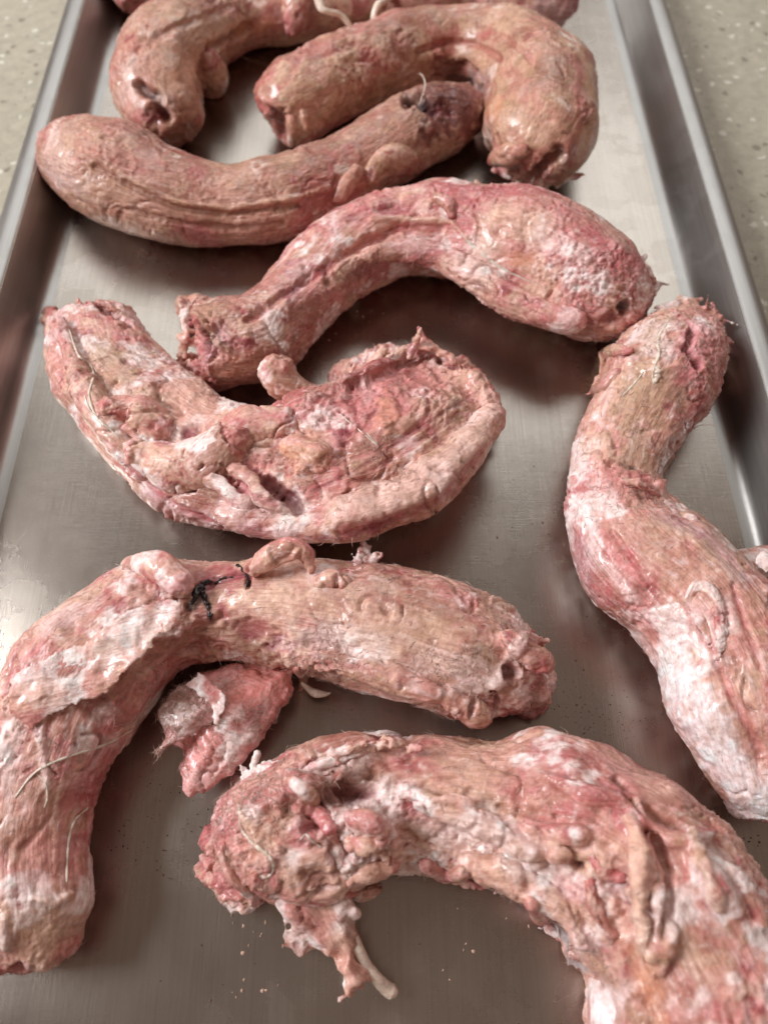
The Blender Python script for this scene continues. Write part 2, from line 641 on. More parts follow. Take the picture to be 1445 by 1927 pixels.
def sculpt(me, C, prm, ops, seed, floorz=0.0008):
    q = dict(DEF)
    q.update(prm)
    co = get_co(me)
    no = get_no(me)
    C = catmull(C, 4)
    fl = flow_coords(co, C)
    lowz = sst(0.003, 0.018, co[:, 2])
    s3 = np.stack([fl[:, 0] * q['along'], fl[:, 1] * q['across'], fl[:, 2] * q['across']], 1)
    wv = np.stack([vnoise(co * 60, seed + 1), vnoise(co * 60, seed + 2), vnoise(co * 60, seed + 3)], 1)
    s3w = s3 + wv * 0.9
    lump = fbm(co * 30, 3, seed, 0.42)
    fold = ridged(s3w, 3, seed + 5)
    u, v = project(co)
    ragv = fbm(co * 34 + 3, 3, seed + 8) + q.get('cragbias', 0)
    for (x0, y0, r0, amt) in q.get('rag', ()):
        ragv = ragv + amt * np.exp(-((u - x0) ** 2 + (v - y0) ** 2) / (r0 * r0))
    crag_m = sst(0.12, 0.55, ragv)
    cr = ridged(co * 260 + wv * 0.8, 3, seed + 9)
    fine = fbm(co * 700, 3, seed + 11)
    end = sst(-0.006, 0.004, fl[:, 3])
    lumpy = ridged(co * 130 + wv * 1.2, 3, seed + 13)
    face = sst(-0.15, 0.25, (no * (RO - co) / np.linalg.norm(RO - co, axis=1)[:, None]).sum(1))
    jit = fbm(co * 190, 3, seed + 20)
    jitb = fbm(co * 70, 2, seed + 21)
    d = lump * q['lump'] + (fold - 0.45) * 0.45 * q['fold'] * (0.35 + 0.65 * sst(-0.5, 0.3, lump))
    d += -(cr - 0.4) * q['crag'] * (0.02 + 1.25 * crag_m) * (0.25 + 0.75 * lowz)
    d += fine * q['fine'] * (0.25 + 1.2 * crag_m)
    fib = ridged(s3w * np.array([0.8, 3.4, 3.4]), 2, seed + 12)
    d += (0.5 - lumpy) * 0.0014 * q.get('knob', 1.0) * crag_m * lowz * (q['crag'] > 0.0004)
    d += (fib - 0.45) * 0.00038 * (1.1 - crag_m) * (q['voxel'] < 0.0011)
    d += (ridged(co * 120 + wv, 3, seed + 30) - 0.45) * q['tear'] * end
    d += fbm(co * 320, 2, seed + 31) * 0.0010 * end
    crk = ridged(co * 190 + wv * 1.6, 3, seed + 14)
    d += -(sst(0.55, 0.95, crk)) * 0.0005 * (q['voxel'] < 0.0011)
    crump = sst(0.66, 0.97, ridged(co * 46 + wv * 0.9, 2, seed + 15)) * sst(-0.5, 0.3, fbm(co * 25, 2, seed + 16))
    d += -crump * q.get('crump', 0.0018 if q['voxel'] < 0.001 else 0.0009)
    d += fbm(co * 62 + 7, 2, seed + 17) * q['lump'] * 0.45
    masks = []
    for op in ops:
        kind, pts, wd, colr, stg = op[:5]
        dz = op[5] if len(op) > 5 else 0.0
        if kind == 'line': dist = seg_dist(u, v, pts)
        else:
            (x0, y0, rx, ry, an) = pts
            an = math.radians(an)
            du, dv = u - x0, v - y0
            a_ = (du * math.cos(an) + dv * math.sin(an)) / rx
            b_ = (-du * math.sin(an) + dv * math.cos(an)) / ry
            dist = np.hypot(a_, b_) * wd
        soft = op[6] if len(op) > 6 else 0.45
        ms = 1 - sst(wd * (1 - soft), wd * (1 + soft), dist + jit * wd * 0.55 + jitb * wd * 0.30)
        ms = ms * face
        masks.append((ms, colr, stg))
        if dz: d = d + ms * dz
    co2 = co + no * d[:, None]
    under = co2[:, 2] < floorz
    co2[under, 2] = floorz + (co2[under, 2] - floorz) * 0.05
    set_co(me, co2)
    # colour of the tissue, with some crease shade mixed in
    big = fbm(co * 22 + 5, 3, seed + 70)
    big2 = fbm(np.stack([fl[:, 0] * 14, fl[:, 1] * 45, fl[:, 2] * 45], 1) + wv * 0.5, 3, seed + 71)
    A = fbm(co * 48, 4, seed + 40)
    B = fbm(s3w * 0.8, 3, seed + 41)
    Cn = fbm(co * 210, 4, seed + 42)
    D = fbm(co * 95 + wv, 4, seed + 43)
    E = fbm(co * 120 + 9, 4, seed + 44)
    c = np.tile(np.array(q['base']), (len(co), 1))
    c = mixc(c, CREAM, sst(-0.35, 0.55, A + 0.35 * B + (q['cream'] - 0.5) * 1.6) * 0.85)
    c = mixc(c, TAN, sst(0.15, 0.6, D + (q['tan'] - 0.3) * 1.4) * 0.7)
    c = mixc(c, RED, sst(0.10, 0.65, E * 0.7 + 0.45 * Cn + 0.3 * B + (q['red'] - 0.5) * 1.1) * 0.72)
    c = mixc(c, DEEP, sst(0.55, 0.95, E + 0.5 * Cn + (q['red'] - 0.5)) * 0.7)
    pit = sst(0.62, 0.95, cr) * (0.4 + 0.6 * crag_m)
    c = mixc(c, RED, pit * 0.45 * (0.3 + q['red']))
    valley = sst(0.42, 0.12, fold)
    c = mixc(c, ROSE, valley * 0.5)
    c = mixc(c, ROSE, sst(0.10, 0.55, big2) * 0.65)
    c = mixc(c, RED, sst(0.25, 0.6, big2 + 0.35 * Cn) * 0.8 * (0.4 + q['red']))
    c = mixc(c, CREAM, sst(0.15, 0.55, big) * 0.55)
    c = mixc(c, BROWN, sst(0.15, 0.6, -big + 0.3 * Cn) * 0.6)
    stk = sst(0.60, 0.90, ridged(s3 * np.array([0.55, 2.1, 2.1]) + wv * 0.7, 2, seed + 50))
    c = mixc(c, PALE, stk * q['streak'] * sst(-0.4, 0.4, lump + 0.1))
    c = mixc(c, WHITE, sst(0.18, 0.50, fbm(co * 55 + 4, 4, seed + 51) + 0.3 * Cn + (q['white'] - 0.5)) * 0.85)
    c = mixc(c, RED, sst(0.55, 0.85, lumpy) * crag_m * 0.65)
    c = mixc(c, DEEP, sst(0.75, 0.95, lumpy + 0.12 * Cn) * crag_m * 0.6)
    c = mixc(c, PALE, sst(0.38, 0.18, lumpy) * crag_m * 0.35)
    c = mixc(c, BROWN, crump * 0.45)  # crease shade painted into the crumple valleys, browner then darker
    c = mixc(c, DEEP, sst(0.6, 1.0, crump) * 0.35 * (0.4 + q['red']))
    web = sst(0.80, 0.97, ridged(co * 75 + wv * 1.3, 2, seed + 60)) * sst(-0.2, 0.4, D)
    c = mixc(c, RED, web * 0.55 * (0.4 + q['red']))
    web2 = sst(0.78, 0.96, ridged(co * 150 + wv * 1.0, 2, seed + 61)) * sst(-0.3, 0.3, E)
    c = mixc(c, WHITE, web2 * 0.6)
    c = mixc(c, WHITE, sst(0.80, 0.95, ridged(co * 320 + wv * 2.0, 2, seed + 62)) * 0.4 * (q['voxel'] < 0.0011))
    c = mixc(c, PALE, sst(0.62, 0.9, fib) * (1 - crag_m) * 0.35)
    c = mixc(c, BROWN, sst(0.30, 0.08, fib) * (1 - crag_m) * 0.30)
    c = mixc(c, RED, end * sst(-0.2, 0.5, Cn + D) * 0.6)
    for ms, colr, stg in masks:
        if colr is not None:
            c = mixc(c, colr, ms * stg * (0.80 + 0.35 * np.clip(Cn, -1, 1)))
    c *= (1 + 0.10 * Cn[:, None])
    c = c * np.array(q.get('tint', (1.06, 1.03, 1.11)))
    c = 0.46 * (np.maximum(c, 0.001) / 0.46) ** 1.10
    c = np.clip(c, 0.005, 0.86)
    ca = me.color_attributes.new('Col', 'FLOAT_COLOR', 'POINT')
    ca.data.foreach_set('color', np.hstack([c, np.ones((len(c), 1))]).astype(np.float32).ravel())
    ra = me.attributes.new('rag', 'FLOAT', 'POINT')
    ra.data.foreach_set('value', crag_m.astype(np.float32))
    fa = me.attributes.new('flow', 'FLOAT_VECTOR', 'POINT')
    fa.data.foreach_set('vector', fl[:, :3].astype(np.float32).ravel())
    return me


def bvh_of(me):
    co = get_co(me)
    return BVHTree.FromPolygons([tuple(c) for c in co], [tuple(p.vertices) for p in me.polygons])


def hit(bv, u, v, off=0.0):
    o, d = ray(u, v)
    loc, n, i, dist = bv.ray_cast(o, d)
    if loc is None or loc.z < 0.001:
        p = P(u, v, 0.0015 + max(off, 0))
        return np.array(p), np.array([0, 0, 1.0])
    return np.array(loc + n * off), np.array(n)


def surface_chain(bv, pts, off=0.0, n=6):
    """line of (u, v, r px[, rise m]) laid on the body"""
    S = catmull([list(p) + [0.0] * (4 - len(p)) for p in pts], n)
    C, R = [], []
    for u, v, r, h in S:
        p, nn = hit(bv, u, v, 0)
        r = max(r, 0.3) * depth(p) / FPX
        C.append(p + nn * (off * r + h) + np.array([0, 0, 0.0]))
        R.append(r)
    C = np.array(C)
    for _ in range(3):
        if len(C) > 4: C[1:-1] = (C[:-2] + C[1:-1] * 2 + C[2:]) / 4
    return C, np.array(R)


def lobe(name, parent, bv, pts, mat, prm=None, ops=(), off=0.1, k=1.0, seed=0, voxel=0.0007, n=6):
    C, R = surface_chain(bv, pts, off, n)
    V, F = tube_geo(C, R, np.full(len(R), k), (0.9, 0.9), 20)
    me = remesh([(V, F)], voxel)
    q = dict(lump=0.0009, fold=0.0005, crag=0.0003, fine=0.0001, tear=0.0003, red=0.18, cream=0.6, white=0.3, streak=0.3, tan=0.1)
    q.update(prm or {})
    sculpt(me, C, q, ops, seed)
    me.name = name
    return link(name, me, mat, parent)


def lobe_px(name, parent, pts, mat, prm=None, ops=(), seed=0, voxel=0.0008, k=0.95):
    S = catmull([list(p) for p in pts], 6)
    C = np.array([P(u, v, z) for u, v, r, z in S])
    R = np.array([r * depth(c) / FPX for c, r in zip(C, S[:, 2])])
    V, F = tube_geo(C, R, np.full(len(R), k), (0.95, 0.95), 20, floor=0.0008)
    me = remesh([(V, F)], voxel)
    q = dict(lump=0.0012, fold=0.0006, crag=0.0003, fine=0.0001, tear=0.0003, red=0.05, cream=0.7, white=0.35, streak=0.3, tan=0.0)
    q.update(prm or {})
    sculpt(me, C, q, ops, seed)
    me.name = name
    return link(name, me, mat, parent)


def frill(parent, path, n, rpx, jit, seed, prm=None, voxel=0.0008, name='torn_edge'):
    """ragged shreds along a torn edge, fused into one piece"""
    rs = np.random.RandomState(seed)
    path = np.array(path, float)
    L = np.concatenate([[0], np.cumsum(np.hypot(*np.diff(path[:, :2], axis=0).T))])
    geos = []
    for i in range(n):
        t = L[-1] * (i + rs.rand()) / n
        u, v, z = (np.interp(t, L, path[:, j]) for j in range(3))
        m_ = path[:, :2].mean(0)
        inn = m_ - (u, v)
        inn = inn / (np.linalg.norm(inn) + 1e-6) * rpx[1] * 0.45
        c = P(u + inn[0] + rs.randn() * jit * 0.5, v + inn[1] + rs.randn() * jit * 0.5, max(0.003, z - 0.002 + rs.randn() * jit * 0.00005))
        r = rs.uniform(*rpx) * 0.72 * depth(c) / FPX
        j_ = int(np.clip(np.searchsorted(L, t) - 1, 0, len(path) - 2))
        tg = P(*path[j_ + 1]) - P(*path[j_])
        d = tg / (np.linalg.norm(tg) + 1e-9) * rs.choice([-1, 1]) + rs.randn(3) * 0.45
        d /= np.linalg.norm(d)
        d2 = rs.randn(3) * 0.6
        ln = r * rs.uniform(1.0, 3.2)
        Cc = catmull([c - d * ln, c, c + (d + d2) * ln * 0.8], 4)
        Rr = np.interp(np.arange(9), [0, 4, 8], [r * 0.7, r, r * rs.uniform(0.2, 0.6)])
        geos.append(tube_geo(Cc, Rr, np.full(9, rs.uniform(0.4, 0.8)), (0.8, 0.8), 12, floor=0.0007))
    me = remesh(geos, voxel)
    q = dict(lump=0.0008, fold=0.0006, crag=0.0009, fine=0.0003, tear=0.0, red=0.45, cream=0.45, white=0.45, streak=0.3, tan=0.15, cragbias=0.25)
    q.update(prm or {})
    C = np.array([P(*p) for p in path])
    sculpt(me, C, q, (), seed)
    me.name = name
    return link(name, me, MEAT, parent)


def strand(name, parent, C, R, mat, nseg=7, label=None):
    V, F = tube_geo(C, R, np.full(len(R), 0.7), (0.6, 0.6), nseg)
    me = bpy.data.meshes.new(name)
    me.from_pydata([tuple(x) for x in V], [], F)
    me.update()
    ca = me.color_attributes.new('Col', 'FLOAT_COLOR', 'POINT')
    cc = np.tile(np.array([0.74, 0.60, 0.50, 1.0], np.float32), (len(V), 1))
    cc[:, :3] *= (1 + 0.2 * fbm(V * 300, 3, 5))[:, None]
    ca.data.foreach_set('color', cc.astype(np.float32).ravel())
    fa = me.attributes.new('flow', 'FLOAT_VECTOR', 'POINT')
    fa.data.foreach_set('vector', V.astype(np.float32).ravel())
    return link(name, me, mat, parent)


def tendon(name, parent, bv, pts, mat=None, off=0.5, n=7):
    C, R = surface_chain(bv, pts, off * 0.5 - 0.1, n)
    R = R * 0.62 * (1 + 0.25 * np.sin(np.arange(len(R)) * 1.7))
    return strand(name, parent, C, R, mat or FAT)


def flap(name, parent, poly, zfun, thick, mat, seed=0, prm=None, ops=(), res=0.0011, amp=0.002, taper=0.006, edge_noise=0.0022):
    """torn sheet of tissue: outline in the plane, real thickness, folds"""
    c0 = np.mean([zfun(u, v) for u, v in poly])
    pts = np.array([P(u, v, zfun(u, v)) for u, v in poly])
    xy = pts[:, :2]
    x0, y0 = xy.min(0) - 0.003
    x1, y1 = xy.max(0) + 0.003
    nx, ny = int((x1 - x0) / res) + 1, int((y1 - y0) / res) + 1
    gx, gy = np.meshgrid(x0 + np.arange(nx) * res, y0 + np.arange(ny) * res)
    q = np.stack([gx.ravel(), gy.ravel()], 1)
    inside = np.zeros(len(q), bool)
    dist = np.full(len(q), 1e9)
    zz = np.zeros(len(q))
    ww = np.zeros(len(q))
    for i in range(len(xy)):
        a, b = xy[i], xy[(i + 1) % len(xy)]
        cond = ((a[1] > q[:, 1]) != (b[1] > q[:, 1]))
        xi = (b[0] - a[0]) * (q[:, 1] - a[1]) / (b[1] - a[1] + 1e-12) + a[0]
        inside ^= cond & (q[:, 0] < xi)
        d = b - a
        t = np.clip(((q - a) @ d) / (d @ d + 1e-12), 0, 1)
        dist = np.minimum(dist, np.linalg.norm(q - a - t[:, None] * d, axis=1))
        wgt = 1 / (((q - a) ** 2).sum(1) + 1e-6)
        zz += wgt * pts[i, 2]
        ww += wgt
    zz /= ww
    sd = np.where(inside, dist, -dist)
    q3 = np.stack([q[:, 0], q[:, 1], 0 * q[:, 0]], 1)
    sd = sd + fbm(q3 * 260, 3, seed) * edge_noise * 0.6 + np.abs(fbm(q3 * 700, 2, seed + 1)) * edge_noise * 0.25 - 0.0004
    keep = sd > 0
    prof = np.sqrt(np.clip(sd / taper, 0.02, 1))
    mid = zz + fbm(q3 * 70, 3, seed + 2) * amp
    top = mid + thick * 0.5 * prof
    bot = mid - thick * 0.5 * prof
    idx = np.full(len(q), -1)
    ki = np.where(keep)[0]
    vs = []
    for i in ki:
        idx[i] = len(vs)
        vs.append((q[i, 0], q[i, 1], max(top[i], 0.0012)))
    nb = len(vs)
    for i in ki: vs.append((q[i, 0], q[i, 1], max(bot[i], 0.0006)))
    fs = []
    from collections import Counter
    ec = Counter()
    for j in range(ny - 1):
        for i in range(nx - 1):
            a = j * nx + i
            f = [idx[a], idx[a + 1], idx[a + nx + 1], idx[a + nx]]
            if min(f) < 0: continue
            f = [int(x) for x in f]
            fs.append(tuple(f))
            fs.append(tuple(x + nb for x in f[::-1]))
            for k in range(4): ec[(f[k], f[(k + 1) % 4])] += 1
    for (a, b) in list(ec):
        if (b, a) not in ec: fs.append((b, a, a + nb, b + nb))
    used = sorted({i for f in fs for i in f})
    mp = {o: n_ for n_, o in enumerate(used)}
    V = [vs[i] for i in used]
    F = [tuple(mp[i] for i in f) for f in fs]
    vx = min(0.0009, max(0.00055, thick * 0.4))
    me = remesh([(np.array(V), F)], vx)
    if len(me.vertices) < 50: return None
    qq = dict(lump=0.0006, fold=0.0004, crag=0.0008, fine=0.0003, tear=0, red=0.4, cream=0.4, white=0.4, voxel=vx)
    if thick < 0.003: qq.update(lump=0.0002, fold=0.0002, crag=0.0002, fine=0.0001)
    qq.update(prm or {})
    a_, b_ = pts[0], pts[len(pts) // 2]
    C = np.array([a_ + (b_ - a_) * t for t in np.linspace(0, 1, 12)])
    sculpt(me, C, qq, ops, seed)
    me.name = name
    return link(name, me, mat, parent)


def fuzz(name, parent, me, count, seed, length=0.004, rad=0.00014, region=None, mat=None, lift=0.6):
    """short loose torn fibres standing off the surface"""
    count = int(count * 0.55)
    rs = np.random.RandomState(seed)
    co, no = get_co(me), get_no(me)
    u, v = project(co)
    facing = ((RO - co) * no).sum(1) > -0.06 * 0.3
    wgt = sst(0.0, 0.5, fbm(co * 60, 3, seed)) + 0.12
    wgt = wgt * facing * (co[:, 2] > 0.003)
    if region:
        rg = np.zeros(len(co))
        for (x0, y0, r) in region: rg += 4 * np.exp(-((u - x0) ** 2 + (v - y0) ** 2) / (r * r))
        wgt = wgt * (0.25 + rg)
    if wgt.sum() <= 0: return
    pick = rs.choice(len(co), count, p=wgt / wgt.sum())
    vs, fs = [], []
    for i in pick:
        p, n = co[i], no[i]
        t = np.cross(n, rs.randn(3))
        t /= np.linalg.norm(t) + 1e-9
        L = length * rs.uniform(0.35, 1.4)
        curl = np.cross(n, t) * rs.uniform(-2, 2)
        lf = lift * rs.uniform(0.15, 1.0) ** 2
        r = rad * rs.uniform(0.6, 1.5)
        sv = np.cross(t, n)
        o = len(vs)
        for k in range(5):
            f = k / 4
            c_ = p + t * L * f + n * L * lf * f * (1.3 - f) + curl * L * 0.5 * f * f + n * 0.0001
            rr = r * (1 - 0.75 * f)
            vs += [tuple(c_ + sv * rr), tuple(c_ - sv * rr), tuple(c_ + n * rr)]
            if k:
                a = o + 3 * (k - 1)
                for e in range(3): fs.append((a + e, a + (e + 1) % 3, a + 3 + (e + 1) % 3, a + 3 + e))
    m = bpy.data.meshes.new(name)
    m.from_pydata(vs, [], fs)
    m.update()
    o = link(name, m, mat or FIBRE, parent)
    tag(o, kind='stuff')
    return o


def neck(label, st, k=0.88, cap=(0.35, 0.35), prm=None, ops=(), seed=0, extra=(), mat=None, fz=900, fzreg=None, fzl=0.004,
         n=8, fused=()):
    C, R = px_chain(st, k=k, n=n)
    L = np.concatenate([[0], np.cumsum(np.linalg.norm(np.diff(C, axis=0), axis=1))])
    R2 = R * (1 + 0.035 * np.sin(L * 95 + seed) * np.sin(L * 37 + seed * 2))
    root = empty('turkey_neck', (float(C[len(C) // 2][0]), float(C[len(C) // 2][1]), 0.0))
    tag(root, label, 'turkey neck', 'raw turkey necks laid out on the steel tray')
    geos = [tube_geo(C, R2, np.full(len(C), k), cap, 40, floor=0.0006)]
    for pts, kk in extra:                       # extra bulges fused with the neck
        c_, r_ = px_chain(pts, k=kk, n=5)
        geos.append(tube_geo(c_, r_, np.full(len(c_), kk), (0.8, 0.8), 20, floor=0.0006))
    if fused:                                   # muscle bundles fused into the surface
        V0, F0 = geos[0]
        b0 = BVHTree.FromPolygons([tuple(c) for c in V0], [tuple(f) for f in F0])
        for pts in fused:
            c_, r_ = surface_chain(b0, pts, (prm or {}).get('sink', -0.62), 5)
            geos.append(tube_geo(c_, r_, np.full(len(c_), 0.95), (1.6, 1.6), 14, floor=0.0006))
    vx = (prm or {}).get('voxel', DEF['voxel'])
    me = remesh(geos, vx)
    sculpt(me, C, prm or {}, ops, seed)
    me.name = 'muscle'
    link('muscle', me, mat or MEAT, root)
    bv = bvh_of(me)
    if fz: fuzz('loose_fibres', root, me, fz, seed + 99, fzl, region=fzreg)
    return root, bv, me


#NECKS
# ------------------------------------------------------------------ the necks, far to near
L_, S_ = 'line', 'spot'


def spot(x, y, rx, ry, an, c, s, dz=0.0, soft=0.45):
    return (S_, (x, y, rx, ry, an), min(rx, ry), c, s, dz, soft)


def line(pts, wd, c, s, dz=0.0, soft=0.5):
    return (L_, pts, wd, c, s, dz, soft)


# far right neck, mostly cut off by the top of the photograph
rJ, bJ, mJ = neck('reddish neck farthest up the tray, mostly cut off by the top edge of the photo',
                  [(250, -120, 60), (420, -75, 62), (600, -50, 62), (760, -30, 62), (900, -35, 66), (1000, -22, 72), (1055, -20, 66)],
                  prm=dict(red=0.62, tan=0.4, voxel=0.0013, crag=0.0013, lump=0.003, base=ROSE), seed=31, fz=0,
                  ops=[spot(1030, 20, 30, 30, 0, PALE, 0.7), spot(900, 15, 40, 12, 0, BROWN, 0.6), spot(780, 10, 20, 26, 0, CREAM, 0.8)])
rK, bK, mK = neck('small dark red neck end behind the upper left neck, beside the left tray wall',
                  [(262, -10, 44), (230, -60, 60), (200, -130, 60)],
                  prm=dict(red=0.72, voxel=0.0013, crag=0.0014, base=ROSE), seed=35, fz=0, cap=(0.6, 0.4),
                  ops=[spot(290, 12, 20, 16, 0, PALE, 0.7)])

rA, bA, mA = neck('curled tan neck at the upper left, hollow cut end pointing toward the viewer',
                  [(735, 10, 42), (640, 12, 50), (530, 25, 54), (430, 42, 62), (345, 82, 82), (295, 140, 88), (312, 205, 74), (335, 245, 52)],
                  prm=dict(tint=(0.86, 0.78, 0.78), red=0.22, tan=0.42, cream=0.62, voxel=0.0012, crag=0.0006, lump=0.0022, fold=0.0022, white=0.2), seed=41, fz=0,
                  cap=(0.4, 0.25), k=0.92,
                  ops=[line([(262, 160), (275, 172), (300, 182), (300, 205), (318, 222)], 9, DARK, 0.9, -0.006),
                       spot(316, 192, 24, 20, 20, PALE, 0.8, 0.001), spot(300, 215, 22, 16, 10, DEEP, 0.8, -0.004),
                       spot(245, 130, 12, 26, 10, WHITE, 0.8), spot(240, 175, 18, 26, 30, PALE, 0.7),
                       spot(340, 245, 30, 26, 0, BROWN, 0.75), spot(350, 150, 24, 50, 10, ORANGE, 0.5),
                       line([(385, 200), (378, 150), (400, 90), (470, 50)], 9, BROWN, 0.6, -0.003),
                       line([(260, 90), (340, 50), (430, 15)], 8, PINK, 0.6, -0.0015),
                       spot(480, 48, 40, 12, -10, ORANGE, 0.6), spot(550, 25, 26, 26, 0, LILAC, 0.6)])
lobe('fat_lobe', rA, bA, [(392, 110, 20), (405, 140, 28), (398, 172, 22)], FAT, dict(tint=(0.86, 0.78, 0.78), tan=0.35, white=0.1, base=CREAM), seed=42, off=-0.1, voxel=0.0012)
lobe('fat_lobe', rA, bA, [(556, -5, 24), (556, 30, 26), (552, 52, 18)], FAT, dict(red=0.5, white=0.4), seed=43, off=0.1, voxel=0.0012)

rB, bB, mB = neck('thick tan horseshoe shaped neck near the top, its right cut end open toward the viewer',
                  [(520, 212, 60), (560, 190, 76), (620, 162, 74), (700, 120, 72), (780, 92, 70), (860, 84, 66), (940, 98, 78),
                   (1000, 138, 92), (1022, 200, 104), (1016, 262, 104), (998, 312, 76)],
                  prm=dict(tint=(0.92, 0.86, 0.84), red=0.16, tan=0.30, cream=0.78, voxel=0.0012, crag=0.0007, lump=0.0024, fold=0.0018, white=0.12, streak=0.25), seed=51,
                  fz=0, cap=(0.35, 0.35), k=0.94,
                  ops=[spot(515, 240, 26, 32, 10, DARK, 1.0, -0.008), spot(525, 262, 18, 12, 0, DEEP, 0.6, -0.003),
                       spot(545, 245, 14, 20, 0, CREAM, 0.6, 0.003), spot(570, 240, 12, 20, 20, CREAM, 0.5, 0.003),
                       spot(520, 245, 34, 30, 0, ROSE, 0.45),
                       line([(640, 215), (700, 180), (770, 140), (850, 130)], 20, BROWN, 0.6, -0.0015),
                       spot(860, 145, 40, 26, 10, DEEP, 0.55, -0.004), spot(895, 165, 26, 30, 40, LILAC, 0.8),
                       line([(790, 95), (850, 75), (900, 85), (940, 110)], 7, RED, 0.5, -0.003),
                       line([(900, 45), (950, 70), (1000, 110)], 6, RED, 0.45, -0.002),
                       spot(932, 200, 18, 22, 0, ORANGE, 0.6), spot(1095, 255, 14, 22, 10, ORANGE, 0.6),
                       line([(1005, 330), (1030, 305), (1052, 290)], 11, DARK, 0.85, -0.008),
                       spot(1058, 302, 12, 14, 0, WHITE, 0.8, 0.002), spot(950, 318, 22, 12, 10, RED, 0.6, -0.003),
                       spot(1005, 310, 60, 34, -10, ROSE, 0.45), spot(1060, 330, 26, 30, 20, TAN, 0.4)])
for pts in ([(548, 222, 12), (552, 248, 13), (548, 268, 9)], [(572, 215, 12), (578, 240, 12)],
            [(930, 300, 16), (960, 290, 22), (985, 285, 14)]):
    lobe('fat_lobe', rB, bB, pts, FAT, dict(tint=(0.86, 0.78, 0.78), tan=0.3, white=0.1, base=CREAM), seed=53, off=-0.2, voxel=0.0012)

rC, bC, mC = neck('smooth brownish pink neck lying against the left tray wall, long lengthwise muscle lines',
                  [(118, 282, 52), (160, 300, 84), (225, 330, 98), (310, 368, 90), (420, 387, 81), (530, 372, 80), (625, 338, 76), (705, 292, 74),
                   (780, 248, 72), (845, 218, 62), (880, 205, 48)],
                  prm=dict(tint=(0.86, 0.78, 0.78), red=0.26, tan=0.30, cream=0.42, voxel=0.0010, crag=0.0004, lump=0.0014, fold=0.0024, across=75, along=7, white=0.04,
                           streak=0.55, base=(0.50, 0.27, 0.205)), seed=61, fz=250, cap=(0.5, 0.3), k=0.9, mat=SMOOTH_MEAT, fzl=0.003,
                  fzreg=[(720, 300, 80), (850, 200, 60)],
                  ops=[spot(110, 300, 26, 50, -20, PALE, 0.75), spot(120, 245, 40, 14, -20, PALE, 0.4),
                       line([(185, 300), (250, 340), (330, 378), (430, 392), (560, 372), (620, 352)], 5, CREAM, 0.6, 0.0016),
                       line([(180, 315), (250, 352), (330, 392), (430, 404), (560, 386)], 6, BROWN, 0.6, -0.0018),
                       line([(240, 395), (330, 420), (430, 432), (530, 420)], 6, BROWN, 0.5, -0.0014),
                       spot(370, 408, 34, 14, 0, BROWN, 0.5), spot(370, 440, 16, 10, 0, RED, 0.5),
                       spot(225, 295, 50, 20, 15, RED, 0.40), spot(225, 230, 60, 18, 0, ROSE, 0.4),
                       spot(640, 370, 36, 30, 0, RED, 0.5, -0.001), spot(690, 330, 46, 30, -20, ORANGE, 0.4),
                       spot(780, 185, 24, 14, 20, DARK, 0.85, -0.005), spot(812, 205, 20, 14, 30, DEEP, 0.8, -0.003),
                       spot(870, 180, 34, 26, 30, RED, 0.75), spot(880, 225, 22, 34, 10, DEEP, 0.5),
                       spot(825, 190, 14, 10, 0, ORANGE, 0.8, 0.002), spot(800, 262, 16, 16, 0, DEEP, 0.5, -0.002),
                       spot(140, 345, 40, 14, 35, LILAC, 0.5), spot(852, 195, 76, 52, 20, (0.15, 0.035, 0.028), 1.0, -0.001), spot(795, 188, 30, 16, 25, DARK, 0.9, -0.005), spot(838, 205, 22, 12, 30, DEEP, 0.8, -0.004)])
lobe('fat_lobe', rC, bC, [(700, 330, 22), (735, 300, 30), (770, 305, 24)], FAT, dict(tint=(0.86, 0.78, 0.78), tan=0.4, white=0.05, red=0.3, base=CREAM), seed=62, off=-0.2,
     voxel=0.001)
lobe('fat_lobe', rC, bC, [(640, 370, 15), (655, 345, 18), (672, 320, 14)], FAT, dict(tint=(0.86, 0.78, 0.78), tan=0.4, white=0.05, red=0.4), seed=63, off=-0.2, voxel=0.001)
tendon('tendon', rC, bC, [(765, 165, 1.6, 0.002), (790, 160, 2, 0.008), (800, 180, 2, 0.006), (792, 198, 1.6, 0.002)])

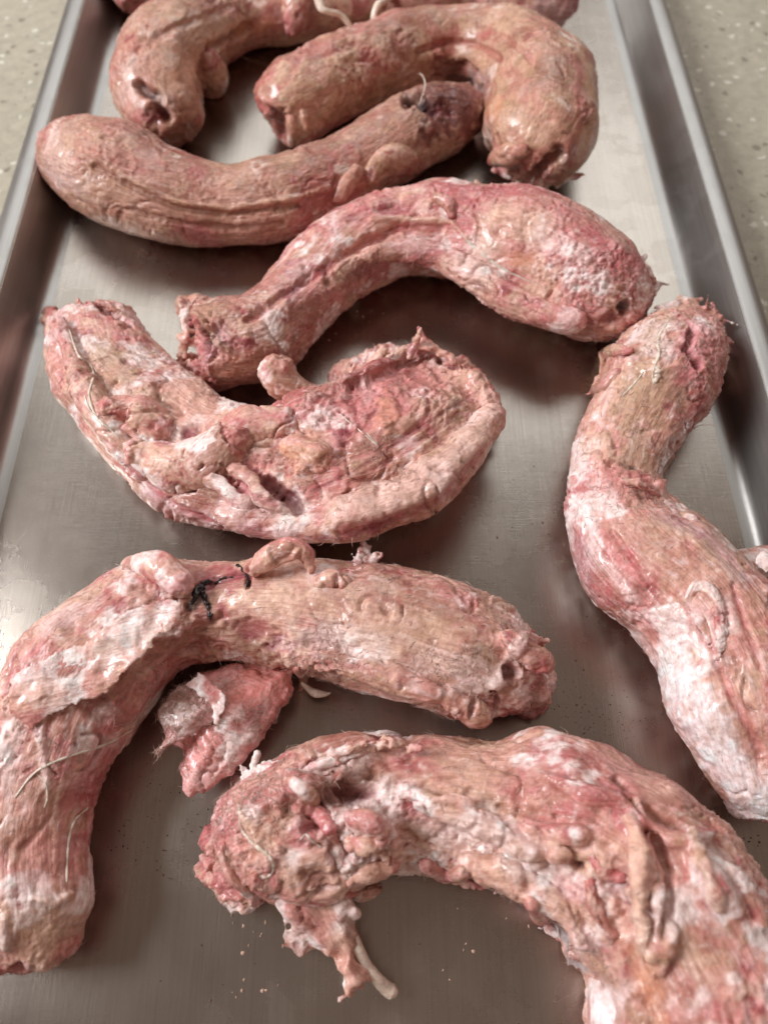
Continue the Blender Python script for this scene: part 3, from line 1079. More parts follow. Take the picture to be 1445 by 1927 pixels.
rD, bD, mD = neck('arched pink neck across the middle of the tray, with a flared torn left end',
                  [(395, 652, 84), (432, 645, 88), (495, 630, 84), (568, 560, 76), (640, 492, 84), (725, 448, 84), (845, 432, 93), (950, 456, 107),
                   (1050, 498, 114), (1135, 548, 104), (1175, 572, 76)],
                  prm=dict(red=0.50, cream=0.42, white=0.34, tan=0.2, crag=0.0011, voxel=0.0009, fold=0.0018, streak=0.5, base=ROSE, rag=[(400, 680, 70, 0.5), (1160, 560, 90, 0.7), (560, 500, 70, 0.2), (950, 450, 110, -0.8), (800, 440, 80, -0.5), (1000, 370, 90, 0.3), (1100, 420, 70, 0.4)]), seed=71,
                  fused=([(700, 480, 20), (800, 470, 26), (880, 500, 30), (980, 560, 36), (1060, 590, 30)],),
                  cap=(0.15, 0.35), k=0.88, fz=1300, fzreg=[(400, 640, 60), (1150, 560, 80), (640, 400, 70), (800, 500, 80)],
                  extra=[([(348, 575, 16), (375, 590, 28), (420, 600, 30)], 0.9), ([(350, 690, 20), (385, 700, 34), (430, 690, 40)], 0.9)],
                  ops=[spot(375, 640, 26, 36, 0, DARK, 0.3, -0.008), spot(400, 660, 30, 40, 30, LILAC, 0.5),
                       spot(380, 580, 40, 20, 10, TAN, 0.6), spot(430, 700, 60, 34, -20, ORANGE, 0.45),
                       line([(345, 570), (380, 600), (400, 640), (430, 660)], 6, TAN, 0.6, 0.002),
                       line([(470, 600), (560, 540), (650, 480), (740, 430), (830, 428)], 9, RED, 0.55, -0.0025),
                       line([(700, 415), (780, 412), (850, 418), (880, 450)], 5, CREAM, 0.8, 0.0015),
                       spot(560, 520, 22, 40, 20, LILAC, 0.45), spot(675, 512, 24, 14, -20, DEEP, 0.6), spot(548, 552, 16, 26, 20, DEEP, 0.35),
                       spot(690, 400, 60, 26, -20, RED, 0.4), spot(880, 370, 90, 22, 5, RED, 0.5), spot(1090, 420, 90, 22, 30, RED, 0.5),
                       spot(970, 420, 90, 30, 15, CREAM, 0.75), spot(975, 485, 26, 14, 10, ORANGE, 0.65), spot(1060, 462, 60, 26, 25, PALE, 0.7),
                       spot(900, 490, 40, 50, 20, WHITE, 0.4), spot(780, 460, 50, 18, 0, LILAC, 0.35), spot(1180, 500, 34, 50, 20, RED, 0.45),
                       spot(1180, 578, 18, 12, -30, DARK, 0.85, -0.007), spot(1150, 600, 20, 10, -20, DEEP, 0.7, -0.004),
                       spot(1080, 600, 70, 26, 10, ROSE, 0.5), spot(740, 395, 30, 8, 0, DEEP, 0.4, -0.002)])
for j in range(7):                                  # pale bands of sinew fanning out at the bend
    a = j * 13
    tendon('sinew', rD, bD, [(868 + j * 2, 440 + j * 3, 1.2), (900 + a * 0.5, 468 + j * 6, 2.2), (930 + a, 500 + j * 9 - a * 0.25, 1.2)], off=0.15)
lobe('torn_tissue', rD, bD, [(820, 372, 9), (845, 385, 12), (850, 405, 8)], MEAT, dict(red=0.3, tan=0.5), seed=73, off=0.2)

rE, bE, mE = neck('large neck left of centre with pale fat lobes and a wide torn right end',
                  [(172, 612, 84), (185, 660, 96), (215, 712, 108), (278, 778, 116), (375, 858, 122), (490, 888, 136), (610, 868, 148), (710, 835, 150),
                   (790, 785, 134), (840, 745, 92)],
                  prm=dict(red=0.48, cream=0.5, white=0.42, tan=0.22, crag=0.0013, voxel=0.0009, lump=0.0026, fold=0.0022, across=95, sink=-0.60, rag=[(720, 730, 110, 0.6), (560, 860, 60, 0.5), (600, 760, 70, 0.6), (830, 880, 110, -0.8), (400, 800, 80, -0.3), (700, 960, 80, -0.5), (230, 640, 60, -0.4), (520, 930, 60, 0.3)]), seed=81, 
                  fused=([(430, 960, 20), (540, 985, 28), (650, 970, 38), (760, 930, 42), (850, 870, 40), (905, 800, 28)],
                         [(400, 905, 14), (450, 935, 20), (480, 965, 14)], [(450, 890, 14), (500, 930, 20), (545, 960, 14)],
                         [(660, 720, 12), (740, 690, 18), (800, 665, 16), (860, 700, 20), (900, 750, 22)], [(120, 620, 14), (150, 700, 20), (210, 800, 24), (270, 880, 20)]),
                  cap=(0.3, 0.3), k=0.62, fz=2600, fzreg=[(680, 740, 110), (520, 880, 100), (760, 860, 100), (230, 700, 60)],
                  extra=[([(640, 715, 26), (720, 690, 34), (800, 665, 28)], 0.9), ([(860, 700, 34), (900, 770, 40), (870, 850, 40)], 0.8),
                         ([(98, 590, 14), (130, 650, 34)], 0.9)],
                  ops=[spot(730, 730, 110, 55, -25, ROSE, 0.7, -0.003, 0.6), spot(690, 760, 70, 40, -20, RED, 0.4, -0.001), spot(800, 700, 36, 50, 30, RED, 0.4, -0.002),
                       spot(730, 770, 20, 40, 10, ORANGE, 0.6, 0.003),
                       line([(930, 760), (880, 850), (780, 925), (640, 965)], 30, (0.72, 0.50, 0.41), 0.8, 0.002),
                       line([(900, 735), (800, 800), (680, 880), (590, 925)], 4, DEEP, 0.5, -0.0005),
                       line([(860, 780), (760, 850), (660, 910)], 6, RED, 0.5, -0.0005), line([(820, 770), (760, 825), (700, 850), (620, 880)], 6, RED, 0.5, -0.0005),
                       line([(640, 1000), (720, 985), (830, 935), (910, 850)], 10, RED, 0.65, -0.002),
                       spot(710, 990, 26, 12, -10, DEEP, 0.9), line([(280, 930), (400, 985), (540, 1010)], 14, LILAC, 0.4, 0.001),
                       line([(240, 880), (330, 950), (420, 995)], 5, RED, 0.7, -0.0015),
                       spot(215, 690, 52, 44, 30, TAN, 0.75), spot(240, 620, 46, 30, 20, ROSE, 0.55), spot(215, 590, 34, 10, 40, DEEP, 0.7, -0.005),
                       spot(240, 684, 16, 8, 10, DEEP, 0.7, -0.002), spot(110, 610, 16, 60, -5, RED, 0.45),
                       spot(362, 808, 26, 12, -20, DEEP, 0.95, -0.003), spot(352, 917, 20, 7, 10, BLACK, 0.95, -0.006),
                       spot(470, 940, 90, 34, 8, WHITE, 0.5), spot(530, 930, 40, 12, 40, DEEP, 0.7, -0.003), spot(450, 915, 22, 8, 30, RED, 0.7, -0.002),
                       spot(575, 850, 40, 34, 50, ORANGE, 0.65, 0.002), spot(640, 820, 16, 12, 0, DEEP, 0.7),
                       spot(360, 760, 90, 26, 30, PINK, 0.6), spot(600, 975, 16, 20, 0, RED, 0.7), spot(645, 812, 14, 9, 0, DEEP, 0.9), line([(560, 1012), (640, 1008), (700, 995)], 6, DEEP, 0.7), spot(520, 915, 34, 9, 35, DEEP, 0.8, -0.002), line([(430, 900), (470, 930), (520, 950)], 5, RED, 0.8, -0.001)])
lobe('fat_lobe', rE, bE, [(212, 768, 34), (250, 782, 52), (290, 808, 48)], FAT, dict(lump=0.0016, red=0.0, tan=0.0, cream=0.65, white=0.4), seed=82, off=-0.3)
lobe('fat_lobe', rE, bE, [(262, 848, 38), (315, 872, 50), (365, 868, 52), (415, 845, 52), (440, 832, 42)], FAT, dict(lump=0.0016, red=0.0, tan=0.0, cream=0.65, white=0.4), seed=83, off=-0.3)
lobe('fat_lobe', rE, bE, [(430, 832, 40), (480, 805, 44), (535, 792, 34)], FAT, dict(lump=0.0018, red=0.15, cream=0.6), seed=184, off=-0.4)
lobe_px('fat_lobe', rE, [(522, 700, 34, 0.040), (535, 722, 32, 0.036), (580, 742, 22, 0.032), (640, 745, 18, 0.028)], FAT, dict(white=0.6), seed=84)
lobe('torn_tissue', rE, bE, [(560, 835, 30), (590, 860, 36), (598, 890, 22)], MEAT, dict(base=ORANGE, red=0.3, lump=0.002, crag=0.001), seed=85, off=-0.7)
frill(rE, [(640, 705, 0.035), (700, 680, 0.036), (760, 652, 0.036), (800, 640, 0.034), (850, 665, 0.034), (900, 715, 0.032), (925, 760, 0.028)], 26, (7, 14), 7, 301)
frill(rE, [(90, 585, 0.02), (130, 575, 0.026), (200, 568, 0.03), (255, 610, 0.028)], 12, (7, 13), 6, 302, dict(tan=0.3))
tendon('tendon', rE, bE, [(130, 620, 3), (148, 670, 4), (170, 685, 4), (176, 710, 4.5), (168, 745, 4), (185, 790, 5), (215, 810, 3)])
tendon('tendon', rE, bE, [(160, 745, 2.5), (172, 775, 3), (200, 800, 3), (225, 825, 2)])
tendon('tendon', rE, bE, [(640, 780, 1.5), (700, 830, 2.2), (712, 840, 2.2), (690, 815, 1.6)], off=1.5)
lobe('torn_tissue', rE, bE, [(780, 640, 6), (800, 652, 10), (840, 675, 10)], MEAT, dict(red=0.4), seed=90, off=0.1)

rF, bF, mF = neck('long neck along the right tray wall, pink cut end on top, shiny white lower end',
                  [(1292, 628, 70), (1272, 662, 96), (1240, 706, 104), (1198, 785, 90), (1158, 875, 84), (1158, 960, 97), (1205, 1045, 122), (1292, 1118, 128),
                   (1368, 1225, 140), (1412, 1335, 142), (1432, 1425, 120), (1442, 1480, 84)],
                  prm=dict(red=0.36, cream=0.45, white=0.45, tan=0.15, crag=0.0009, voxel=0.0009, fold=0.0022, across=120, along=14, streak=0.75, rag=[(1300, 650, 80, 0.8), (1170, 915, 70, 0.5), (1110, 1050, 80, -0.9), (1350, 1400, 140, -1.2), (1220, 820, 50, -0.3), (1250, 1250, 60, -0.6)]), seed=91,
                  cap=(0.25, 0.5), k=0.86, fz=2200, fzreg=[(1290, 650, 70), (1180, 820, 80), (1200, 920, 60)],
                  extra=[([(1330, 610, 24), (1345, 660, 26), (1330, 710, 26)], 0.9), ([(1380, 1080, 40), (1440, 1060, 34), (1500, 1060, 40)], 0.9)],
                  ops=[spot(1310, 650, 44, 60, 0, (0.66, 0.30, 0.29), 0.8, 0.001), line([(1300, 620), (1290, 660), (1310, 690)], 7, DEEP, 0.7, -0.005),
                       spot(1345, 640, 14, 40, 0, ROSE, 0.6), spot(1265, 730, 26, 40, 30, DEEP, 0.35), spot(1180, 663, 20, 8, -10, DARK, 0.7, -0.002),
                       spot(1225, 640, 46, 30, -20, TAN, 0.55), spot(1215, 750, 60, 50, 10, TAN, 0.85, -0.001), spot(1190, 850, 44, 46, 0, TAN, 0.7),
                       spot(1195, 882, 12, 5, 30, BLACK, 0.95, -0.002), spot(1255, 765, 12, 10, 0, DEEP, 0.8),
                       spot(1130, 850, 30, 30, 0, CREAM, 0.6, 0.002), spot(1170, 915, 60, 26, 15, ROSE, 0.55, 0.002), spot(1200, 905, 50, 14, 25, RED, 0.45, 0.003),
                       spot(1230, 1010, 60, 50, 30, TAN, 0.35), spot(1090, 1050, 26, 70, -20, LILAC, 0.45), spot(1110, 990, 16, 70, -10, WHITE, 0.4),
                       line([(1150, 1040), (1200, 1130), (1240, 1250), (1290, 1400)], 16, ROSE, 0.5),
                       line([(1100, 960), (1130, 1050), (1190, 1120)], 12, WHITE, 0.55, 0.001),
                       line([(1270, 1260), (1330, 1350), (1380, 1450), (1420, 1510)], 38, (0.84, 0.77, 0.73), 0.9, 0.0015),
                       line([(1250, 1230), (1262, 1330), (1310, 1440)], 14, WHITE, 0.55), spot(1340, 1170, 40, 60, 20, PALE, 0.6),
                       line([(1320, 1180), (1370, 1300), (1430, 1420)], 7, RED, 0.45, -0.0015), line([(1380, 1100), (1430, 1260)], 6, RED, 0.5, -0.001),
                       line([(1230, 960), (1330, 1010), (1400, 1100)], 14, LILAC, 0.4), line([(1150, 1000), (1230, 1110)], 6, RED, 0.3, -0.0015)])
tendon('tendon', rF, bF, [(1262, 600, 2), (1245, 622, 4), (1236, 645, 6), (1240, 665, 5), (1228, 700, 4), (1230, 720, 4)], off=0.3)
tendon('tendon', rF, bF, [(1235, 690, 9), (1238, 705, 11), (1230, 722, 5)], off=0.0)
tendon('tendon', rF, bF, [(1210, 700, 3), (1190, 725, 4), (1170, 745, 3)], off=0.2)
lobe('torn_tissue', rF, bF, [(1140, 668, 12), (1160, 660, 14), (1185, 662, 8)], MEAT, dict(base=TAN), seed=95, off=0.2)
lobe('torn_tissue', rF, bF, [(1120, 735, 8), (1140, 725, 12), (1160, 700, 8)], MEAT, dict(base=CREAM), seed=96, off=-0.1)
for pts in ([(1295, 1128, 9), (1312, 1100, 13), (1340, 1118, 14), (1352, 1150, 11)], [(1350, 1150, 12), (1358, 1195, 15), (1350, 1240, 10)], [(1300, 1150, 7), (1325, 1175, 12), (1335, 1215, 9)]):
    lobe('torn_membrane', rF, bF, pts, MEAT, dict(white=0.95, red=0.1, crag=0.0008, cragbias=0.3), seed=97 + pts[0][0], off=0.05, k=0.6)
flap('membrane_flap', rF, [(1412, 1050), (1432, 1030), (1470, 1040), (1480, 1075), (1440, 1078)], lambda u, v: 0.045, 0.003, FAT, seed=98,
     prm=dict(white=0.8, red=0.2))

rG, bG, mG = neck('bent neck at the lower left with a black blood clot and pale torn membrane',
                  [(55, 1790, 92), (48, 1700, 112), (45, 1600, 118), (60, 1495, 122), (98, 1385, 130), (175, 1255, 132), (285, 1168, 116), (400, 1150, 98),
                   (520, 1145, 104), (640, 1166, 110), (750, 1188, 122), (858, 1222, 122), (940, 1255, 100), (975, 1270, 76)],
                  prm=dict(red=0.40, cream=0.55, white=0.46, tan=0.22, crag=0.0011, voxel=0.0009, fold=0.0020, across=110, streak=0.6, rag=[(990, 1240, 60, 0.8), (740, 1190, 100, -0.6), (700, 1070, 60, 0.5), (560, 1120, 60, -0.4), (130, 1150, 90, -0.4), (60, 1550, 100, -0.6), (930, 1290, 60, -0.2), (40, 1300, 40, 0.6)]), seed=101,
                  fused=([(560, 1230, 18), (680, 1250, 26), (800, 1290, 26)], [(960, 1210, 20), (1000, 1240, 24)], [(850, 1310, 20), (890, 1330, 24)]),
                  cap=(0.35, 0.3), k=0.86, fz=3000, fzreg=[(880, 1200, 120), (700, 1060, 60), (200, 1300, 90), (600, 1250, 60)],
                  extra=[([(500, 1055, 22), (545, 1035, 26), (580, 1050, 22)], 1.2), ([(250, 1072, 24), (300, 1070, 28), (350, 1095, 26)], 1.2),
                         ([(985, 1210, 30), (1010, 1250, 28), (1000, 1310, 34)], 0.9), ([(905, 1330, 22), (912, 1345, 20)], 0.8),
                         ([(985, 1325, 26), (1000, 1330, 22)], 0.8), ([(820, 1310, 30), (870, 1325, 26)], 0.8)],
                  ops=[line([(400, 1095), (372, 1112), (372, 1128), (360, 1140)], 8, BLACK, 1.0, -0.001, 0.6), line([(385, 1120), (392, 1145), (396, 1168)], 5, BLACK, 1.0, 0, 0.6),
                       line([(400, 1095), (435, 1085), (468, 1075), (466, 1105)], 6, DARK, 0.85, -0.002), spot(425, 1090, 60, 26, 0, (0.34, 0.07, 0.08), 0.85), spot(470, 1185, 60, 22, 25, (0.40, 0.10, 0.12), 0.7, -0.001),
                       spot(640, 1200, 90, 26, 10, WHITE, 0.6), spot(830, 1250, 90, 26, 10, WHITE, 0.5), spot(560, 1120, 90, 44, -10, CREAM, 0.7), spot(760, 1190, 110, 50, 10, CREAM, 0.6), spot(830, 1180, 50, 40, 20, TAN, 0.35),
                       spot(480, 1185, 50, 26, 20, RED, 0.55, -0.001), spot(560, 1210, 60, 16, 0, LILAC, 0.4),
                       spot(640, 1250, 80, 12, 8, RED, 0.5, -0.001), spot(720, 1070, 70, 14, 5, RED, 0.45), spot(860, 1120, 50, 14, 25, ROSE, 0.6),
                       spot(890, 1290, 80, 14, -10, WHITE, 0.7, 0.001), line([(930, 1290), (965, 1230), (985, 1200)], 10, WHITE, 0.5, 0.0015),
                       spot(955, 1268, 12, 14, 0, DEEP, 0.85, -0.006), spot(1008, 1205, 12, 14, 20, DEEP, 0.8, -0.004), spot(1020, 1270, 18, 50, 0, RED, 0.4),
                       line([(930, 1345), (936, 1320), (925, 1300)], 6, DEEP, 0.7, -0.004), line([(885, 1345), (890, 1320)], 5, DEEP, 0.6, -0.003),
                       spot(985, 1320, 26, 20, 0, PALE, 0.8),
                       line([(200, 1290), (300, 1230), (400, 1200)], 30, BROWN, 0.5, -0.002), line([(160, 1500), (200, 1380), (260, 1290), (360, 1230)], 26, RED, 0.45),
                       spot(60, 1560, 70, 90, 0, BROWN, 0.4), spot(80, 1620, 60, 40, 0, ROSE, 0.5), spot(60, 1330, 40, 26, 0, ORANGE, 0.7),
                       spot(20, 1440, 18, 100, 5, WHITE, 0.6), line([(90, 1480), (75, 1380), (85, 1290)], 7, WHITE, 0.6, 0.001), spot(120, 1160, 70, 20, -30, PALE, 0.7),
                       spot(12, 1750, 10, 34, 0, WHITE, 0.9, 0.002), spot(30, 1825, 16, 10, 0, DEEP, 0.7, -0.004), spot(50, 1818, 14, 8, 0, PALE, 0.8),
                       spot(130, 1180, 14, 14, 0, DEEP, 0.4, -0.001), spot(80, 1740, 50, 40, 0, TAN, 0.35), line([(60, 1690), (100, 1700), (130, 1680)], 6, CREAM, 0.5, 0.002)])
lobe_px('fat_lobe', rG, [(475, 1070, 16, 0.046), (510, 1048, 22, 0.050), (545, 1036, 24, 0.052), (572, 1042, 20, 0.050), (585, 1066, 14, 0.046)], FAT, seed=102)
lobe_px('fat_lobe', rG, [(250, 1075, 20, 0.040), (275, 1066, 24, 0.043), (310, 1072, 28, 0.046), (340, 1098, 22, 0.048)], FAT, dict(white=0.6), seed=103)
frill(rG, [(665, 1065, 0.034), (690, 1040, 0.034), (715, 1052, 0.034)], 9, (9, 15), 7, 303, dict(red=0.5, base=ROSE))
frill(rG, [(620, 1085, 0.044), (700, 1072, 0.042), (790, 1085, 0.038), (880, 1125, 0.034), (960, 1165, 0.03)], 30, (5, 10), 6, 304, dict(red=0.55, base=ROSE))
frill(rG, [(985, 1180, 0.026), (1018, 1215, 0.022), (1030, 1270, 0.018), (1020, 1320, 0.014), (960, 1340, 0.012), (900, 1345, 0.012), (850, 1330, 0.012)], 22, (9, 17), 6, 305)
lobe('torn_tissue', rG, bG, [(600, 1095, 14), (622, 1090, 20), (645, 1098, 14)], FAT, dict(red=0.4), seed=104, off=0.0)
flap('membrane_flap', rG, [(30, 1265), (60, 1250), (120, 1215), (180, 1185), (230, 1150), (290, 1120), (350, 1125), (345, 1160), (352, 1185), (300, 1200), (290, 1225),
                           (265, 1250), (215, 1300), (150, 1330), (100, 1350), (60, 1380), (20, 1360), (10, 1310)],
     lambda u, v: 0.0605 - 0.00004 * max(0, v - 1150), 0.0022, MEAT, seed=106, prm=dict(white=0.85, red=0.2, cream=0.5, crag=0.0004, tan=0.15, knob=0.4, cragbias=-0.3), amp=0.003,
     ops=[spot(250, 1200, 110, 40, -30, WHITE, 0.7), spot(330, 1150, 40, 30, 0, WHITE, 0.6), spot(200, 1215, 40, 20, -20, TAN, 0.5), spot(70, 1310, 50, 30, 0, ORANGE, 0.5)])
CLOT, _, b_ = new_mat('dried_clot')
b_.inputs['Base Color'].default_value = (0.016, 0.008, 0.008, 1)
b_.inputs['Roughness'].default_value = 0.3
for pts in ([(352, 1142, 2), (366, 1128, 6), (372, 1112, 9), (384, 1098, 7), (400, 1094, 4)], [(378, 1112, 6), (388, 1130, 6), (392, 1145, 4), (397, 1158, 5), (395, 1170, 2)],
            [(405, 1098, 2), (420, 1090, 4), (438, 1086, 3)], [(440, 1060, 2), (452, 1068, 4), (464, 1082, 3), (466, 1102, 5), (462, 1108, 2)]):
    C_, R_ = surface_chain(bG, pts, 0.05, 5)
    V_, F_ = tube_geo(C_, R_, np.full(len(R_), 0.5), (0.8, 0.8), 14)
    m_ = remesh([(V_, F_)], 0.0006)
    co_ = get_co(m_)
    set_co(m_, co_ + get_no(m_) * (ridged(co_ * 420, 3, 9)[:, None] - 0.4) * 0.0016)
    m_.name = 'blood_clot'
    link('blood_clot', m_, CLOT, rG)
tendon('tendon', rG, bG, [(30, 1500, 3), (70, 1450, 4), (140, 1420, 4), (200, 1400, 4), (250, 1372, 3)], off=0.7)
tendon('tendon', rG, bG, [(165, 1520, 3), (140, 1545, 4), (128, 1590, 4), (126, 1660, 3)], off=0.7)
tendon('tendon', rG, bG, [(60, 1450, 1.5), (85, 1470, 2), (90, 1500, 3), (84, 1520, 2)], off=0.7)
lobe('torn_tissue', rG, bG, [(560, 1255, 7), (572, 1275, 10), (565, 1298, 6)], MEAT, dict(base=ORANGE), seed=107, off=0.2)
C_ = np.array([P(568, 1285, 0.012), P(590, 1303, 0.008), P(612, 1306, 0.006), P(622, 1304, 0.006)])
strand('tendon', rG, catmull(C_, 5), np.interp(np.arange(16), [0, 6, 15], [0.001, 0.0022, 0.0002]), FAT, 9)
# limp slab of red meat hanging from the inner bend
sl = flap('meat_slab', rG, [(330, 1310), (370, 1270), (440, 1245), (490, 1238), (555, 1255), (558, 1290), (530, 1340), (490, 1400), (440, 1455), (400, 1485), (360, 1508), (340, 1490), (335, 1450),
                            (340, 1420), (310, 1390)],
          lambda u, v: 0.016, 0.018, MEAT, seed=108, taper=0.014, amp=0.0009,  prm=dict(red=-0.1, base=(0.82, 0.38, 0.34), cream=-0.2, white=0.35, tan=-0.4, crag=0.0002, knob=0.1, lump=0.0004),
          ops=[spot(470, 1290, 60, 40, -30, (0.74, 0.27, 0.22), 0.7), spot(400, 1450, 60, 20, -35, PALE, 0.5), spot(480, 1350, 50, 14, -50, LILAC, 0.4)])
fuzz('loose_fibres', rG, sl.data, 700, 109, 0.0035)
sl2 = flap('meat_slab', rG, [(300, 1330), (330, 1290), (375, 1262), (400, 1280), (428, 1310), (420, 1360), (395, 1375), (345, 1400), (290, 1432), (285, 1420), (310, 1385), (296, 1355)],
           lambda u, v: 0.026, 0.012, MEAT, seed=110, taper=0.008, prm=dict(red=0.2, base=(0.78, 0.45, 0.42), white=0.75, tan=-0.3, cream=0.1, crag=0.0013, lump=0.002))
fuzz('loose_fibres', rG, sl2.data, 900, 111, 0.0035)
flap('membrane_flap', rG, [(345, 1290), (375, 1258), (400, 1275), (430, 1310), (425, 1345), (405, 1372), (398, 1340), (380, 1320)],
     lambda u, v: 0.036, 0.0016, MEAT, seed=112, prm=dict(white=0.8, red=0.2))

rH, bH, mH = neck('largest craggy neck at the lower right, ragged flap hanging from its torn left end',
                  [(452, 1598, 92), (490, 1578, 116), (570, 1556, 128), (680, 1522, 126), (800, 1512, 118), (920, 1522, 130), (1048, 1542, 152), (1168, 1610, 176),
                   (1262, 1720, 192), (1330, 1850, 200), (1365, 1980, 205), (1385, 2080, 190)],
                  prm=dict(red=0.42, cream=0.50, white=0.40, tan=0.32, crag=0.0015, voxel=0.0009, lump=0.0030, fold=0.0026, across=95, along=18, cragbias=0.0, rag=[(470, 1600, 120, 0.9), (650, 1520, 100, 0.8), (1050, 1460, 120, -0.8), (1250, 1480, 120, -0.7), (880, 1460, 80, -0.4), (1100, 1700, 90, 0.6), (1350, 1800, 140, -0.4), (860, 1600, 60, 0.3)]), seed=121,
                  fused=([(1190, 1520, 16), (1208, 1570, 22), (1205, 1640, 22), (1195, 1700, 18), (1210, 1760, 14)], [(1215, 1555, 16), (1260, 1580, 22), (1330, 1570, 18)],
                         [(1300, 1600, 18), (1330, 1660, 26), (1370, 1700, 18)], [(1235, 1690, 14), (1245, 1760, 20), (1235, 1820, 14)],
                         [(1040, 1470, 16), (1110, 1500, 24), (1180, 1510, 18)], [(780, 1500, 22), (860, 1530, 30), (950, 1560, 26), (1040, 1600, 20)],
                         [(970, 1540, 14), (1020, 1560, 20), (1080, 1570, 16)], [(1340, 1620, 16), (1385, 1660, 24), (1420, 1720, 18)],
                         [(560, 1470, 18), (600, 1490, 26), (640, 1470, 18)], [(680, 1540, 22), (720, 1570, 26), (730, 1600, 18)],
                         [(900, 1620, 20), (980, 1650, 26), (1060, 1700, 24), (1100, 1760, 18)]),
                  cap=(0.08, 0.3), k=0.84, fz=3800, fzreg=[(480, 1550, 110), (640, 1500, 100), (900, 1620, 100), (1100, 1750, 80)],
                  extra=[([(388, 1640, 22), (430, 1650, 50), (470, 1655, 60)], 0.8), ([(452, 1475, 22), (480, 1490, 36)], 0.9), ([(400, 1575, 22), (440, 1590, 40)], 0.8), ([(690, 1410, 24), (740, 1415, 28)], 1.0),
                         ([(820, 1620, 30), (880, 1625, 32), (940, 1640, 30)], 0.9), ([(1090, 1770, 44), (1130, 1820, 40), (1160, 1900, 60)], 0.8),
                         ([(520, 1445, 20), (560, 1450, 26)], 0.9)],
                  ops=[spot(590, 1500, 90, 24, -20, BROWN, 0.85, -0.004), spot(650, 1490, 40, 26, 0, DEEP, 0.6, -0.004), spot(470, 1690, 40, 16, 0, RED, 0.5), spot(600, 1650, 30, 26, 0, DEEP, 0.5, -0.003), spot(600, 1540, 24, 34, 10, DEEP, 0.6, -0.006), spot(640, 1610, 20, 46, 10, DEEP, 0.6, -0.006),
                       spot(680, 1450, 80, 20, -10, BROWN, 0.6, -0.002), spot(500, 1570, 44, 50, 20, TAN, 0.6, -0.002), spot(430, 1610, 46, 60, 10, ROSE, 0.5),
                       spot(570, 1480, 40, 26, 0, (0.62, 0.34, 0.30), 0.7, 0.003), spot(690, 1560, 46, 36, 0, PALE, 0.6, 0.003), spot(900, 1460, 120, 40, 8, TAN, 0.45),
                       spot(870, 1560, 90, 34, 10, WHITE, 0.6), spot(860, 1505, 40, 10, 0, (0.72, 0.45, 0.36), 0.8, 0.002), spot(1000, 1640, 60, 26, 35, WHITE, 0.7, 0.002),
                       spot(1090, 1680, 50, 30, 20, ROSE, 0.6), spot(1165, 1680, 26, 60, -10, DEEP, 0.45, -0.004), spot(1085, 1628, 22, 9, 20, DEEP, 0.8, -0.004),
                       line([(940, 1515), (1030, 1530), (1120, 1545)], 5, BROWN, 0.6, -0.0015), line([(1160, 1460), (1210, 1520), (1300, 1560)], 7, BROWN, 0.6, -0.003),
                       line([(1190, 1540), (1205, 1600), (1195, 1700), (1220, 1800)], 11, CREAM, 0.8, 0.003), line([(1225, 1560), (1260, 1640), (1250, 1760)], 8, BROWN, 0.65, -0.004),
                       line([(1300, 1560), (1330, 1640), (1350, 1700)], 10, TAN, 0.6, 0.002), line([(1150, 1700), (1190, 1800), (1230, 1870), (1240, 1927)], 18, ORANGE, 0.55, -0.002),
                       spot(1330, 1800, 60, 50, 20, TAN, 0.5), spot(1380, 1840, 18, 12, 0, WHITE, 0.8), spot(1310, 1890, 14, 26, 30, WHITE, 0.7), spot(1340, 1910, 90, 20, 0, RED, 0.45),
                       spot(1150, 1890, 34, 46, 0, PALE, 0.9), spot(1100, 1770, 26, 34, 0, PALE, 0.7), spot(1200, 1440, 120, 26, 25, (0.60, 0.34, 0.28), 0.7),
                       line([(450, 1510), (470, 1560), (510, 1620)], 7, CREAM, 0.7, 0.0015), spot(1230, 1500, 40, 30, 0, CREAM, 0.4)])
for pts in ([(545, 1470, 12), (580, 1490, 18), (590, 1510, 12)], [(560, 1520, 12), (600, 1535, 14), (620, 1560, 12)], [(660, 1540, 14), (700, 1550, 20), (715, 1570, 14)],
            [(660, 1585, 12), (690, 1590, 18), (720, 1580, 12)], [(620, 1560, 9), (632, 1600, 13), (640, 1630, 9)], [(660, 1655, 10), (700, 1640, 16), (740, 1630, 12)],
            [(655, 1680, 12), (690, 1678, 16), (715, 1670, 12)], [(420, 1600, 14), (440, 1650, 18), (470, 1680, 14)], [(590, 1440, 10), (640, 1425, 16), (700, 1405, 14)],
            [(800, 1620, 14), (840, 1645, 18), (870, 1640, 12)], [(1000, 1700, 10), (1030, 1735, 14), (1060, 1765, 10)], [(1110, 1660, 14), (1120, 1710, 18), (1150, 1760, 12)],
            [(1110, 1610, 10), (1130, 1640, 14), (1170, 1650, 10)]):
    lobe('torn_tissue', rH, bH, pts, MEAT, dict(red=0.4, white=0.4, crag=0.0008, lump=0.0014), seed=140 + pts[0][0], off=0.05)
flap('hanging_flap', rH, [(470, 1650), (560, 1600), (665, 1630), (668, 1710), (680, 1760), (690, 1800), (700, 1840), (690, 1865), (655, 1880), (640, 1880), (632, 1830), (635, 1810),
                          (590, 1800), (565, 1805), (545, 1790), (525, 1780), (530, 1740)],
     lambda u, v: float(np.interp(v, [1640, 1720, 1800], [0.040, 0.022, 0.011])), 0.014, MEAT, seed=130, taper=0.007, edge_noise=0.006, amp=0.003,
     prm=dict(red=0.45, white=0.5, crag=0.0014, lump=0.0018), ops=[spot(665, 1760, 16, 50, -20, BROWN, 0.7), spot(590, 1740, 40, 30, 0, ROSE, 0.4), spot(560, 1780, 20, 30, 0, PALE, 0.6)])
